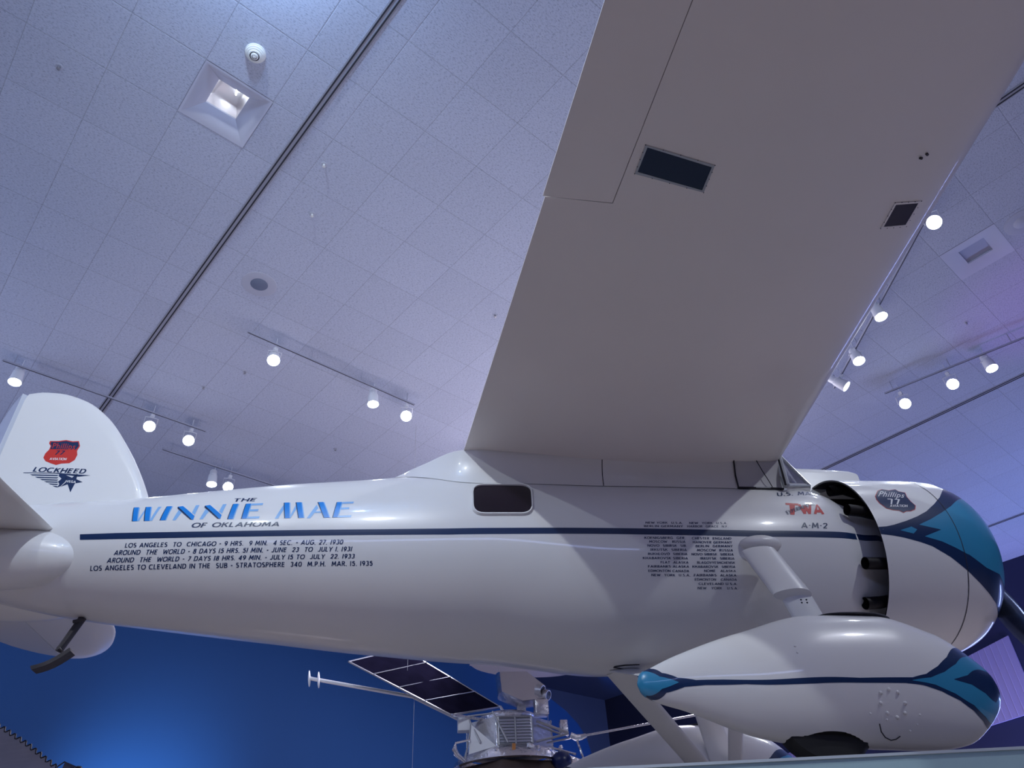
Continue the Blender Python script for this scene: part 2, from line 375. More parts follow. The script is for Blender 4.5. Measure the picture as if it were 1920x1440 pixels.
# painted outlines in surface coordinates: fuselage (x, height), cowling and wheel covers (x, angle), fin (x, height)
DEC = json.loads("""{"texts_f": [["THE", [[-1.2078, 2.6131], [-1.0621, 2.6101], [-1.0645, 2.6449], [-1.2211, 2.6499]], {"it": 1}], ["OF OKLAHOMA", [[-1.4491, 2.3997], [-0.8712, 2.3851], [-0.8763, 2.4186], [-1.4528, 2.4356]], {"it": 1}], ["LOS ANGELES  TO  CHICAGO - 9 HRS.  9 MIN.  4 SEC. - AUG. 27. 1930", [[-1.8528, 2.2781], [-0.4375, 2.2426], [-0.4347, 2.2742], [-1.8556, 2.3072]], {"it": 0.5}], ["AROUND  THE  WORLD - 8 DAYS 15 HRS. 51 MIN. - JUNE  23  TO  JULY 1. 1931", [[-1.9156, 2.2336], [-0.3749, 2.1956], [-0.3735, 2.2255], [-1.9145, 2.2634]], {"it": 0.5}], ["AROUND  THE  WORLD - 7 DAYS 18 HRS. 49 MIN. - JULY 15 TO  JULY  22. 1933", [[-1.9529, 2.1896], [-0.3545, 2.1506], [-0.3546, 2.1781], [-1.9506, 2.2183]], {"it": 0.5}], ["LOS ANGELES TO CLEVELAND IN THE  SUB - STRATOSPHERE  340  M.P.H.  MAR. 15. 1935", [[-2.0529, 2.149], [-0.2357, 2.1034], [-0.2355, 2.1316], [-2.053, 2.1772]], {}], ["NEW YORK  U.S.A.", [[1.6273, 2.3677], [1.8996, 2.3714], [1.9036, 2.3881], [1.6308, 2.3844]], {}], ["BERLIN GERMANY", [[1.6111, 2.3401], [1.896, 2.344], [1.8993, 2.3597], [1.614, 2.3559]], {}], ["KOENIGSBERG  GER.", [[1.5981, 2.2489], [1.8941, 2.2524], [1.8976, 2.27], [1.601, 2.2665]], {}], ["MOSCOW   RUSSIA", [[1.6275, 2.2225], [1.8887, 2.2245], [1.8923, 2.2421], [1.6299, 2.2391]], {}], ["NOVO  SIBIRSK  SIB.", [[1.6124, 2.1938], [1.8943, 2.1967], [1.8971, 2.2133], [1.6148, 2.2104]], {}], ["IRKUTSK  SIBERIA", [[1.6296, 2.166], [1.8895, 2.1678], [1.8923, 2.1844], [1.6314, 2.1817]], {}], ["RUKHLOVO  SIBERIA", [[1.6093, 2.1369], [1.8897, 2.1395], [1.8919, 2.1552], [1.6111, 2.1525]], {}], ["KHABAROVSK SIBERIA", [[1.5698, 2.1093], [1.8899, 2.1112], [1.8921, 2.1269], [1.5709, 2.124]], {}], ["FLAT  ALASKA", [[1.6918, 2.0831], [1.8908, 2.0839], [1.893, 2.0995], [1.6931, 2.0978]], {}], ["FAIRBANKS ALASKA", [[1.6013, 2.0558], [1.8924, 2.0581], [1.8938, 2.0729], [1.6025, 2.0705]], {}], ["EDMONTON CANADA", [[1.601, 2.0285], [1.8902, 2.0299], [1.8917, 2.0447], [1.6022, 2.0431]], {}], ["NEW  YORK  U.S.A.", [[1.6203, 2.0028], [1.8953, 2.0048], [1.8961, 2.0188], [1.6216, 2.0174]], {}], ["NEW  YORK  U.S.A.", [[1.9468, 2.372], [2.2335, 2.3778], [2.2383, 2.3945], [1.9509, 2.3888]], {}], ["HARBOR  GRACE  N.F.", [[1.9258, 2.3443], [2.2318, 2.3497], [2.2366, 2.3664], [1.93, 2.361]], {}], ["CHESTER  ENGLAND", [[1.9406, 2.2516], [2.2318, 2.2563], [2.235, 2.2731], [1.9442, 2.2692]], {}], ["HANOVER GERMANY", [[1.9417, 2.223], [2.2313, 2.2277], [2.2346, 2.2444], [1.9453, 2.2406]], {}], ["BERLIN  GERMANY", [[1.9582, 2.1959], [2.2302, 2.2003], [2.2335, 2.217], [1.9611, 2.2126]], {}], ["MOSCOW  RUSSIA", [[1.9635, 2.1674], [2.2266, 2.171], [2.23, 2.1876], [1.9664, 2.184]], {}], ["NOVO SIBIRSK  SIBERIA", [[1.9189, 2.1391], [2.2262, 2.1432], [2.2296, 2.1597], [1.9211, 2.1548]], {}], ["IRKUTSK  SIBERIA", [[1.9782, 2.1127], [2.2279, 2.116], [2.2305, 2.1317], [1.9805, 2.1284]], {}], ["BLAGOVYESHCHENSK", [[1.952, 2.0848], [2.2281, 2.0884], [2.2307, 2.1041], [1.9543, 2.1004]], {}], ["KHABAROVSK  SIBERIA", [[1.9156, 2.0583], [2.2269, 2.0619], [2.2296, 2.0775], [1.9171, 2.0731]], {}], ["NOME   ALASKA", [[1.997, 2.0333], [2.2288, 2.036], [2.2297, 2.05], [1.9986, 2.0481]], {}], ["FAIRBANKS  ALASKA", [[1.9214, 2.0053], [2.2289, 2.0088], [2.2307, 2.0236], [1.923, 2.02]], {}], ["EDMONTON   CANADA", [[1.9257, 1.9796], [2.23, 1.9833], [2.231, 1.9973], [1.9265, 1.9935]], {}], ["CLEVELAND U.S.A.", [[1.9509, 1.9543], [2.2332, 1.9575], [2.2342, 1.9715], [1.9517, 1.9682]], {}], ["NEW   YORK   U.S.A.", [[1.9442, 1.9293], [2.2357, 1.9326], [2.2359, 1.9459], [1.9451, 1.9432]], {}], ["U.S. MAIL", [[2.749, 2.684], [3.1376, 2.7507], [3.1957, 2.8283], [2.7748, 2.7345]], {}], ["A\\u00b7M\\u00b72", [[2.8024, 2.3701], [3.0215, 2.3818], [3.0408, 2.4297], [2.8206, 2.4189]], {"b": 1}], ["T", [[2.7376, 2.4845], [2.817, 2.4873], [2.8846, 2.6072], [2.7738, 2.6046]], {"c": "red", "b": 2}], ["W", [[2.8549, 2.4979], [2.9568, 2.5046], [2.9925, 2.6088], [2.8707, 2.6007]], {"c": "red", "b": 2}], ["A", [[2.9607, 2.5048], [3.0541, 2.5098], [3.0641, 2.6173], [3.0209, 2.6121]], {"c": "red", "b": 2}], ["EXPERIMENTAL", [[2.7376, 2.4845], [3.0214, 2.6055], [3.0326, 2.644], [2.7331, 2.5144]], {}]], "big": [["lt", [[-1.8209, 2.4694], [-1.8048, 2.5746], [-1.8058, 2.5968], [-1.7924, 2.5602], [-1.8088, 2.4693]]], ["lt", [[-1.7392, 2.4679], [-1.7225, 2.595], [-1.7003, 2.596], [-1.7219, 2.4665]]], ["lt", [[-1.8537, 2.5976], [-1.8461, 2.5967], [-1.8148, 2.4668], [-1.8222, 2.4676]]], ["vv", [[-1.8864, 2.6004], [-1.8545, 2.5993], [-1.8223, 2.4684], [-1.8514, 2.4689]]], ["nv", [[-1.8901, 2.5962], [-1.8864, 2.6004], [-1.8514, 2.4689], [-1.8573, 2.4681]]], ["lt", [[-1.7715, 2.5967], [-1.7645, 2.5968], [-1.7331, 2.4652], [-1.7399, 2.4651]]], ["vv", [[-1.8058, 2.5994], [-1.7722, 2.5984], [-1.7406, 2.4668], [-1.7721, 2.4671]]], ["nv", [[-1.8096, 2.5953], [-1.8058, 2.5994], [-1.7721, 2.4671], [-1.7781, 2.4664]]], ["lt", [[-1.6295, 2.594], [-1.6219, 2.593], [-1.6293, 2.4648], [-1.6368, 2.4657]]], ["vv", [[-1.6626, 2.5962], [-1.6296, 2.5948], [-1.6368, 2.4665], [-1.6685, 2.467]]], ["nv", [[-1.6665, 2.5921], [-1.6626, 2.5962], [-1.6685, 2.467], [-1.6745, 2.4663]]], ["lt", [[-1.5718, 2.5565], [-1.5428, 2.5337], [-1.5664, 2.4627], [-1.5884, 2.4628]]], ["lt", [[-1.4683, 2.5938], [-1.4442, 2.5947], [-1.4497, 2.5024], [-1.4747, 2.523]]], ["vv", [[-1.5865, 2.5866], [-1.5547, 2.5912], [-1.4489, 2.4916], [-1.4507, 2.4601], [-1.459, 2.461]]], ["nv", [[-1.5883, 2.581], [-1.5865, 2.5866], [-1.459, 2.461], [-1.4697, 2.4615], [-1.5847, 2.5672]]], ["lt", [[-1.39, 2.5554], [-1.3615, 2.5322], [-1.3879, 2.4623], [-1.41, 2.4626]]], ["lt", [[-1.2849, 2.5925], [-1.2605, 2.593], [-1.27, 2.5026], [-1.2941, 2.5225]]], ["vv", [[-1.4034, 2.5848], [-1.3717, 2.5899], [-1.269, 2.4907], [-1.2721, 2.4601], [-1.2799, 2.4602]]], ["nv", [[-1.4059, 2.5802], [-1.4034, 2.5848], [-1.2799, 2.4602], [-1.2907, 2.4609], [-1.4028, 2.5663]]], ["lt", [[-1.18, 2.5882], [-1.1728, 2.588], [-1.1815, 2.4524], [-1.1885, 2.4526]]], ["vv", [[-1.2131, 2.5905], [-1.1805, 2.59], [-1.189, 2.4543], [-1.2196, 2.454]]], ["nv", [[-1.2175, 2.5865], [-1.2131, 2.5905], [-1.2196, 2.454], [-1.2258, 2.4535]]], ["lt", [[-1.093, 2.5862], [-1.0854, 2.585], [-1.0906, 2.4517], [-1.0977, 2.452]]], ["vv", [[-1.1258, 2.5877], [-1.0931, 2.587], [-1.0978, 2.4528], [-1.1289, 2.4536]]], ["nv", [[-1.1302, 2.5838], [-1.1258, 2.5877], [-1.1289, 2.4536], [-1.1347, 2.4522]]], ["lt", [[-1.0858, 2.5868], [-1.011, 2.5876], [-1.0125, 2.5682], [-1.0871, 2.5681]]], ["lt", [[-1.0903, 2.5315], [-1.0314, 2.532], [-1.0322, 2.5138], [-1.0918, 2.5133]]], ["lt", [[-1.0921, 2.4684], [-1.0124, 2.4688], [-1.0136, 2.451], [-1.0906, 2.4517]]], ["lt", [[-0.8699, 2.5607], [-0.8559, 2.5321], [-0.8865, 2.4453], [-0.9092, 2.4445]]], ["lt", [[-0.8096, 2.4638], [-0.785, 2.5602], [-0.773, 2.529], [-0.8049, 2.444]]], ["lt", [[-0.834, 2.5832], [-0.8267, 2.5828], [-0.8032, 2.4441], [-0.8103, 2.4445]]], ["vv", [[-0.8667, 2.5844], [-0.8341, 2.584], [-0.8104, 2.4453], [-0.8403, 2.445]]], ["nv", [[-0.8714, 2.5805], [-0.8667, 2.5844], [-0.8403, 2.445], [-0.8466, 2.4446]]], ["lt", [[-0.7525, 2.5825], [-0.7451, 2.582], [-0.7101, 2.443], [-0.717, 2.4425]]], ["vv", [[-0.7862, 2.5838], [-0.7525, 2.5833], [-0.7173, 2.4443], [-0.7483, 2.4441]]], ["nv", [[-0.791, 2.58], [-0.7862, 2.5838], [-0.7483, 2.4441], [-0.7542, 2.4428]]], ["lt", [[-0.6436, 2.5556], [-0.6286, 2.5236], [-0.6723, 2.4392], [-0.6961, 2.4387]]], ["lt", [[-0.6536, 2.4957], [-0.592, 2.4964], [-0.5902, 2.482], [-0.6592, 2.4828]]], ["lt", [[-0.6023, 2.5788], [-0.595, 2.5783], [-0.5381, 2.4382], [-0.5453, 2.4388]]], ["vv", [[-0.6368, 2.5795], [-0.6024, 2.5796], [-0.5453, 2.4396], [-0.5791, 2.4397]]], ["nv", [[-0.6418, 2.5757], [-0.6368, 2.5795], [-0.5791, 2.4397], [-0.5854, 2.4395]]], ["lt", [[-0.4745, 2.5734], [-0.4671, 2.5728], [-0.4848, 2.4381], [-0.4918, 2.4377]]], ["vv", [[-0.5064, 2.5746], [-0.4745, 2.5742], [-0.492, 2.4395], [-0.5213, 2.439]]], ["nv", [[-0.5114, 2.5709], [-0.5064, 2.5746], [-0.5213, 2.439], [-0.5274, 2.4379]]], ["lt", [[-0.4682, 2.5746], [-0.3926, 2.5748], [-0.3964, 2.5572], [-0.4698, 2.5561]]], ["lt", [[-0.478, 2.5212], [-0.4186, 2.5228], [-0.4207, 2.5064], [-0.4799, 2.5049]]], ["lt", [[-0.4845, 2.4539], [-0.3989, 2.4547], [-0.4009, 2.437], [-0.4865, 2.438]]]], "stripeT": [[-2.1665, 2.3826], [-1.9258, 2.382], [-1.1234, 2.3609], [-0.2446, 2.3409], [0.2532, 2.3286], [1.7347, 2.3287], [2.4879, 2.3313], [3.245, 2.3687], [3.5026, 2.4116]], "stripeB": [[-2.1555, 2.343], [-1.9146, 2.3381], [-1.1169, 2.3195], [-0.2421, 2.3005], [0.2535, 2.2854], [1.7261, 2.2822], [2.4747, 2.2842], [3.2221, 2.317], [3.4991, 2.3638]], "cabwin": [[0.4353, 2.6998], [0.85, 2.7106], [0.8295, 2.4399], [0.4276, 2.4399]], "hatch": [[1.4206, 1.5693], [1.4274, 1.5732], [1.4921, 1.5767], [1.6017, 1.5785], [1.6038, 1.576], [1.5027, 1.5738], [1.442, 1.5706], [1.5404, 1.5654], [1.5401, 1.5644]], "c_shield": [[3.4884, 1.1376], [3.5569, 1.0195], [3.6125, 0.9762], [3.6563, 1.0036], [3.7247, 0.9754], [3.7308, 1.0242], [3.7739, 1.0527], [3.751, 1.1375], [3.7498, 1.2168], [3.7628, 1.2868], [3.736, 1.3449], [3.6905, 1.3702], [3.6585, 1.3713], [3.624, 1.3941], [3.6027, 1.3649], [3.5521, 1.3574], [3.5065, 1.3347], [3.4795, 1.2605], [3.4762, 1.1972]], "texts_c": [["Phillips", [[3.5124, 1.1395], [3.717, 1.1587], [3.7607, 1.0721], [3.5719, 1.0318]], {"c": "white", "it": 0.6, "b": 1}], ["77", [[3.5605, 1.2722], [3.6438, 1.2735], [3.6737, 1.1838], [3.572, 1.1788]], {"c": "white", "b": 1}], ["AVIATION", [[3.5434, 1.3113], [3.6852, 1.3114], [3.7008, 1.2756], [3.5562, 1.2762]], {"c": "white", "b": 1}]], "c_up": [[3.371, 1.5721], [3.4341, 1.5655], [3.5018, 1.5439], [3.6125, 1.4956], [3.7214, 1.4359], [3.818, 1.3666], [3.9253, 1.2567], [4.0264, 1.134], [4.1567, 0.9273]], "c_lo": [[3.3711, 1.6528], [3.4645, 1.6687], [3.5441, 1.6902], [3.6562, 1.7341], [3.7439, 1.7796], [3.8696, 1.8916], [3.9888, 2.0329], [4.0823, 2.16], [4.164, 2.277], [4.2481, 2.4], [4.2977, 2.5195]], "b_up": [[3.7004, 1.541], [3.8165, 1.4705], [3.9395, 1.3797], [4.0527, 1.284], [4.2456, 1.0762]], "b_lo": [[3.7074, 1.6747], [3.8305, 1.7277], [3.9221, 1.7916], [4.0147, 1.8656], [4.013, 1.8575], [4.1444, 2.0003], [4.2765, 2.069]], "b_tip": [[3.8607, 1.5973]], "b_dia": [[3.5319, 1.6086], [3.6315, 1.5648], [3.6684, 1.5981], [3.6275, 1.6448]], "c_edge": [[4.3317, 2.0565], [4.301, 2.3406], [4.2792, 2.5324], [4.2918, 1.0084], [4.2866, 1.4235]], "c_seam": [[3.9265, 0.7086], [3.9488, 0.8898], [3.9712, 1.1198], [3.9812, 1.3001], [3.9869, 1.5288], [3.9834, 2.0932], [3.9915, 2.6105]], "p_up": [[3.0645, 0.7853], [2.9485, 1.2148], [2.8558, 1.4532], [2.7649, 1.6176], [2.6774, 1.6885], [2.3797, 1.7111], [2.0098, 1.6699], [1.6575, 1.6439], [1.5184, 1.6495], [1.4278, 1.5216], [1.3521, 1.1451], [1.3058, 0.4797]], "p_lo": [[1.2936, 3.0016], [1.3596, 2.1376], [1.4553, 1.8779], [1.5601, 1.7957], [1.7679, 1.738], [2.1224, 1.7745], [2.4096, 1.7821], [2.6281, 1.7742], [2.7286, 1.7943], [2.8263, 1.8529], [2.9244, 1.9644], [2.9974, 2.1383], [3.0545, 2.3921], [3.1242, 2.9191]], "p_bn_up": [[2.6716, 1.7283], [2.7845, 1.6638], [2.8837, 1.5291], [2.9856, 1.3199], [3.1025, 0.9597]], "p_bn_lo": [[2.6713, 1.7349], [2.7974, 1.7627], [2.9071, 1.8594], [3.0065, 2.0392], [3.0763, 2.3144], [3.1686, 2.8997]], "p_tri_up": [[2.9249, 1.6235], [3.0295, 1.5027], [3.1947, 1.096]], "p_tri_lo": [[2.9249, 1.6235], [3.0347, 1.6699], [3.1217, 1.8291], [3.1956, 2.151]], "p_tail": [[1.2641, 0.4977], [1.3361, 1.3189], [1.4299, 1.7005], [1.3384, 1.9494], [1.261, 2.7369]], "p_bolts": [[2.4721, 1.9192], [2.5216, 1.8685], [2.5682, 1.9072], [2.5962, 2.0606], [2.5852, 2.2071], [2.5402, 2.2815], [2.4881, 2.2181], [2.4605, 2.0683]], "p_dots": [[2.0827, 1.147], [2.0813, 1.2663], [2.4828, 2.3242], [2.6688, 2.2292], [2.6484, 2.3933], [2.3964, 2.2302], [2.6089, 2.5136]], "p_arc": [[2.4403, 2.3983], [2.4498, 2.5458], [2.4747, 2.6665], [2.5083, 2.7345], [2.5358, 2.7024], [2.5557, 2.6289]], "p_plate": [[2.3563, 0.2741], [2.5072, 0.2097], [2.6465, 0.2195], [2.7459, 0.2871], [2.8119, 0.3274]], "s_shield": [[-2.7721, 3.3439], [-2.7104, 3.3459], [-2.659, 3.3575], [-2.6095, 3.3467], [-2.5652, 3.3506], [-2.5445, 3.3057], [-2.5524, 3.2603], [-2.54, 3.2243], [-2.5456, 3.1786], [-2.5748, 3.1493], [-2.6299, 3.1442], [-2.6633, 3.1303], [-2.7052, 3.1445], [-2.7487, 3.1634], [-2.7724, 3.1936], [-2.7703, 3.232], [-2.7545, 3.2663], [-2.7534, 3.2991], [-2.7723, 3.323]], "s_navy": [[-2.7594, 3.3369], [-2.7078, 3.3374], [-2.6561, 3.3477], [-2.6066, 3.3369], [-2.5685, 3.3419], [-2.5521, 3.3054], [-2.5635, 3.2721], [-2.7466, 3.2714], [-2.7458, 3.2994], [-2.7617, 3.3196]], "texts_fin": [["Phillips", [[-2.7357, 3.279], [-2.573, 3.2718], [-2.5784, 3.323], [-2.7446, 3.3263]], {"c": "red", "it": 0.5, "b": 1}], ["77", [[-2.6991, 3.2221], [-2.6325, 3.2216], [-2.6346, 3.2602], [-2.7033, 3.2606]], {"c": "navy", "it": 0.6, "b": 1}], ["AVIATION", [[-2.7228, 3.1736], [-2.6029, 3.1734], [-2.6045, 3.1949], [-2.7266, 3.1949]], {"c": "white", "it": 0.5, "b": 1}], ["LOCKHEED", [[-2.809, 3.0693], [-2.431, 3.0602], [-2.4379, 3.101], [-2.8153, 3.1087]], {"c": "navy", "it": 1.2, "b": 2}], ["VEGA", [[-2.5437, 2.9825], [-2.479, 2.9771], [-2.4831, 2.9976], [-2.5495, 3.0018]], {"c": "white", "it": 0.4, "b": 1}]], "s_logo": [[[-2.8691, 3.0608], [-2.6426, 3.063], [-2.3943, 3.0471], [-2.4749, 3.0336], [-2.6405, 3.0561], [-2.8672, 3.0551]], [[-2.8181, 3.0459], [-2.6185, 3.0451], [-2.6267, 3.0356], [-2.7982, 3.036]], [[-2.7775, 3.0262], [-2.6131, 3.0244], [-2.6204, 3.0151], [-2.7578, 3.0164]], [[-2.7384, 3.0077], [-2.6081, 3.005], [-2.6145, 2.9957], [-2.7186, 2.9978]], [[-2.7033, 2.9902], [-2.6034, 2.9868], [-2.6089, 2.9776], [-2.6836, 2.9804]], [[-2.668, 2.9717], [-2.5985, 2.9676], [-2.603, 2.9584], [-2.6484, 2.9619]], [[-2.6346, 2.9531], [-2.5935, 2.9484], [-2.5972, 2.9392], [-2.615, 2.9434]], [[-2.6163, 3.0532], [-2.585, 3.0517], [-2.5533, 3.0144], [-2.555, 2.9891], [-2.5755, 2.9499], [-2.595, 2.9382], [-2.5902, 2.9677], [-2.6047, 2.9879], [-2.5884, 3.0135], [-2.6157, 3.0359]], [[-2.5857, 3.054], [-2.5187, 3.0233], [-2.4908, 3.0622], [-2.4844, 3.0114], [-2.4338, 2.9884], [-2.4839, 2.9747], [-2.4941, 2.8998], [-2.5325, 2.9668], [-2.5742, 2.9454], [-2.5458, 2.9893]]], "fin_outline": [[-3.0552, 3.8186], [-2.9719, 3.8332], [-2.8575, 3.8275], [-2.6347, 3.7561], [-2.4318, 3.6051], [-2.1955, 3.308], [-2.0337, 3.0478], [-1.9254, 2.8348]]}""")

# ------------------------------------------------------------------ the aircraft
FX = [-3.42, -3.3, -2.6, -1.93, -1, -.26, .5, 1.4, 2.4, 2.95, 3.15, 3.25, 3.35, 3.7]
FC = [2.475, 2.468, 2.412, 2.377, 2.373, 2.36, 2.362, 2.285, 2.305, 2.33, 2.338, 2.341, 2.345, 2.355]
FA = [.09, .181, .361, .445, .557, .632, .700, .722, .705, .658, .628, .595, .54, .43]
CX = [3.37, 3.9, 4.12, 4.26, 4.36, 4.43, 4.465]; CR = [.688, .69, .685, .645, .58, .50, .43]; CC = 2.36
PX0, PX1, PY = 1.224, 3.302, 1.223
PK = [0, .01, .04, .12, .3, .5, .7, .85, .95, .985, 1.0]
PC = [1.131, 1.131, 1.128, 1.136, 1.125, 1.142, 1.131, 1.09, 1.075, 1.073, 1.073]
PA = [.0, .05, .085, .146, .272, .349, .357, .300, .163, .085, .0]
BASE = (2.3, 0, .70)
plane = empty('airplane', W(*BASE), PSI)
tag(plane, 'white vintage high-wing monoplane with blue feather trim, standing on the grey-green plinth', 'airplane')

def fus_pt(x, th, off=0):
    a = pchip(FX, FA, x) + off; return Vector((x, -a*.94*math.sin(th), pchip(FX, FC, x) + a*math.cos(th)))
def fus_side(sg):
    def fn(x, z, off):
        a = pchip(FX, FA, x); c = pchip(FX, FC, x); q = min(max((z-c)/a, -1), 1); th = math.acos(q)
        p = fus_pt(x, th, off); p.y *= sg; return p
    return fn
SB, PT = fus_side(1), fus_side(-1)
# fuselage shell
f = MB(WHITE, NAVY, VIVID, LIGHTB, RED, SEAM, BLACK)
xs = [FX[0] + (FX[-1]-FX[0])*k/150 for k in range(151)]
f.grid([[fus_pt(x, 2*PI*j/112) for j in range(112)] for x in xs], 0, closed=True, caps=True)
st, sb = DEC['stripeT'], DEC['stripeB']
st = st + [[3.68, 2.385]]; sb = sb + [[3.68, 2.335]]
for fn in (SB, PT): f.decal(st + sb[::-1], fn, .0012, 1, step=.06)
cm = {'lt': 3, 'vv': 2, 'nv': 1}
for c, q in DEC['big']: f.decal(q, SB, {'lt': .0012, 'vv': .0018, 'nv': .0024}[c], cm[c])
for t, q, k in DEC['texts_f']: f.text(t, q, SB, .0030 if t == 'EXPERIMENTAL' else .0016, 4 if k.get('c') == 'red' else 1, k.get('it', 0), stroke=.26 if k.get('c') == 'red' else .15 if t == 'EXPERIMENTAL' else .19)
# skin joints
f.decal([(-.26, 2.983), (-.24, 2.983), (-.1, 2.925), (.1, 2.843), (.3, 2.775), (.5, 2.737), (1.4, 2.761), (2.45, 2.771), (2.45, 2.766), (1.4, 2.756), (.5, 2.732), (.3, 2.770), (.1, 2.838), (-.1, 2.920)], SB, .0014, 5)
f.decal(DEC['hatch'], SB, .0014, 5)
f.build('fuselage', plane, off=BASE)

# cabin window
def rrect(cs, r=.07, n=6):
    out = []
    for i in range(4):
        p = Vector((*cs[i], 0)); a = (Vector((*cs[i-1], 0))-p).normalized(); b = (Vector((*cs[(i+1) % 4], 0))-p).normalized()
        for k in range(n+1):
            t = k/n; q = p + a*r*(1-t)**2 + b*r*t**2; out.append((q.x, q.y))
    return out
cw = [tuple(p) for p in DEC['cabwin']]
cx_ = sum(p[0] for p in cw)/4; cz_ = sum(p[1] for p in cw)/4
cwo = [(cx_+(p[0]-cx_)*1.075, cz_+(p[1]-cz_)*1.13) for p in cw]
g = MB(DARKGLASS); g.decal(rrect(cw, .075), SB, .004, 0); win = g.build('cabin_window', plane, off=BASE); tag(win, 'dark rounded cabin window')
g = MB(WHITE); a_, b_ = rrect(cwo, .09), rrect(cw, .075); n_ = len(a_)
rows = [[SB(*b_[i], .001) for i in range(n_)], [SB(*b_[i], .016) for i in range(n_)], [SB((a_[i][0]+b_[i][0])/2, (a_[i][1]+b_[i][1])/2, .018) for i in range(n_)], [SB(*a_[i], .002) for i in range(n_)]]
g.grid(rows, 0, closed=True); g.build('window_frame', win, off=BASE)

# wing
def tipf(y, a, b): return 0 if abs(y) < 5.1 else pchip([5.1, 5.3, 5.45, 5.6, 5.7, 5.75], [0, a*.10, a*.25, a*.5, a*.78, a*b], abs(y))
LEx = lambda y: 2.963 - .0472*abs(y) - tipf(y, .55, 1.5)
TEx = lambda y: .314 + .1125*abs(y) + tipf(y, .75, 1.15)
AB = ([0, .01, .03, .08, .18, .3, .45, .6, .8, 1], [.10, .055, .015, -.018, -.05, -.075, -.085, -.07, -.03, 0])
AT = ([0, .01, .03, .08, .18, .3, .45, .6, .8, 1], [.10, .15, .20, .265, .34, .375, .36, .29, .15, .012])
def wing_z(y, fr, top=False):
    c = (LEx(y)-TEx(y))/2.6; t = c*(1-.25*abs(y)/5.75)
    return 3.02 + .045*(abs(y)-.55) + pchip(*(AT if top else AB), fr)*t
def wing_sec(y, f0=0, f1=1, sx=1):
    le, te = LEx(y), TEx(y); mid = (le*.6+te*.4); fs = [f0+(f1-f0)*(1-math.cos(PI*k/26))/2 for k in range(27)]; P = []
    zc = wing_z(y, .5)*.5+wing_z(y, .5, True)*.5
    for fr in fs: P.append(Vector((le-(le-te)*fr, y, wing_z(y, fr))))
    for fr in reversed(fs[1 if f0 == 0 else 0:]): P.append(Vector((le-(le-te)*fr, y, wing_z(y, fr, True))))
    if sx < 1: P = [Vector((mid+(p.x-mid)*sx, p.y, zc+(p.z-zc)*sx)) for p in P]
    return P
HX = lambda y: .989 + .1055*(abs(y)-2.806)       # aileron hinge line
hf = lambda y: (LEx(y)-HX(y))/(LEx(y)-TEx(y))
wm = MB(FABRIC, SEAM, BLUEGLASS, DULLSTEEL)
wm.grid([wing_sec(y) for y in [-2.81+5.62*k/24 for k in range(25)]], 0, closed=True, caps=True)
for sg in (-1, 1):
    wm.grid([wing_sec(sg*y, 0, hf(y)) for y in [2.81+2.3*k/12 for k in range(13)]], 0, closed=True, caps=True)
    wm.grid([wing_sec(sg*y, 0, 1, s_) for y, s_ in ((5.11, 1), (5.2, 1), (5.3, 1), (5.4, 1), (5.5, 1), (5.58, 1), (5.64, 1), (5.69, 1), (5.72, 1), (5.745, 1))], 0, closed=True, caps=True)
wing = wm.build('wing', plane, off=BASE)
for sg in (-1, 1):
    am = MB(FABRIC)
    rows = []
    for k in range(13):
        y = sg*(2.817+2.28*k/12); h = hf(y)+.0025; sec = wing_sec(y, h, 1)
        te = TEx(y); sec = [Vector((p.x - .014*max(0, (HX(y)-p.x)/(HX(y)-te)), p.y, p.z-.004)) for p in sec]; rows.append(sec)
    am.grid(rows, 0, closed=True, caps=True); am.build('aileron', plane, off=BASE)
def wing_under(x, y, off): return Vector((x, y, wing_z(y, (LEx(y)-x)/(LEx(y)-TEx(y))) - off))
def pane(name, q, label, framemat):
    g = MB(BLUEGLASS); g.decal(q, wing_under, .0025, 0, step=.06); o = g.build(name, wing, off=BASE); tag(o, label)
    c = (sum(p[0] for p in q)/4, sum(p[1] for p in q)/4); g = MB(framemat, SEAM)
    qo = []
    for p in q:
        d = Vector((p[0]-c[0], p[1]-c[1], 0)); qo.append((p[0]+(.012 if d.x > 0 else -.012), p[1]+(.012 if d.y > 0 else -.012)))
    for i in range(4):
        j = (i+1) % 4; g.decal([q[i], q[j], qo[j], qo[i]], wing_under, .004, 0, step=.08)
        for k in range(4):
            t = k/4; x = qo[i][0]*(1-t)+qo[j][0]*t; y = qo[i][1]*(1-t)+qo[j][1]*t
            g.ell(wing_under(x, y, .004), (.0028, .0028, .002), 1, 6, 4)
    return o, g.build('pane_frame', o, off=BASE)
pane('landing_light_window', [(1.084, -3.152), (1.431, -3.088), (1.425, -2.951), (1.070, -3.012)], 'long dark glass pane in the wing underside', DULLSTEEL)
pane('landing_light_window', [(2.519, -2.939), (2.651, -2.949), (2.657, -2.805), (2.525, -2.794)], 'small dark glass pane near the leading edge', FABRIC)
g = MB(LEATHER); g.tube([wing_under(2.495, -3.22, 0), wing_under(2.50, -3.225, .012)], .007, 0, 8); g.tube([wing_under(2.518, -3.245, 0), wing_under(2.52, -3.245, .012)], .007, 0, 8); g.build('tie_down_fitting', wing, off=BASE)

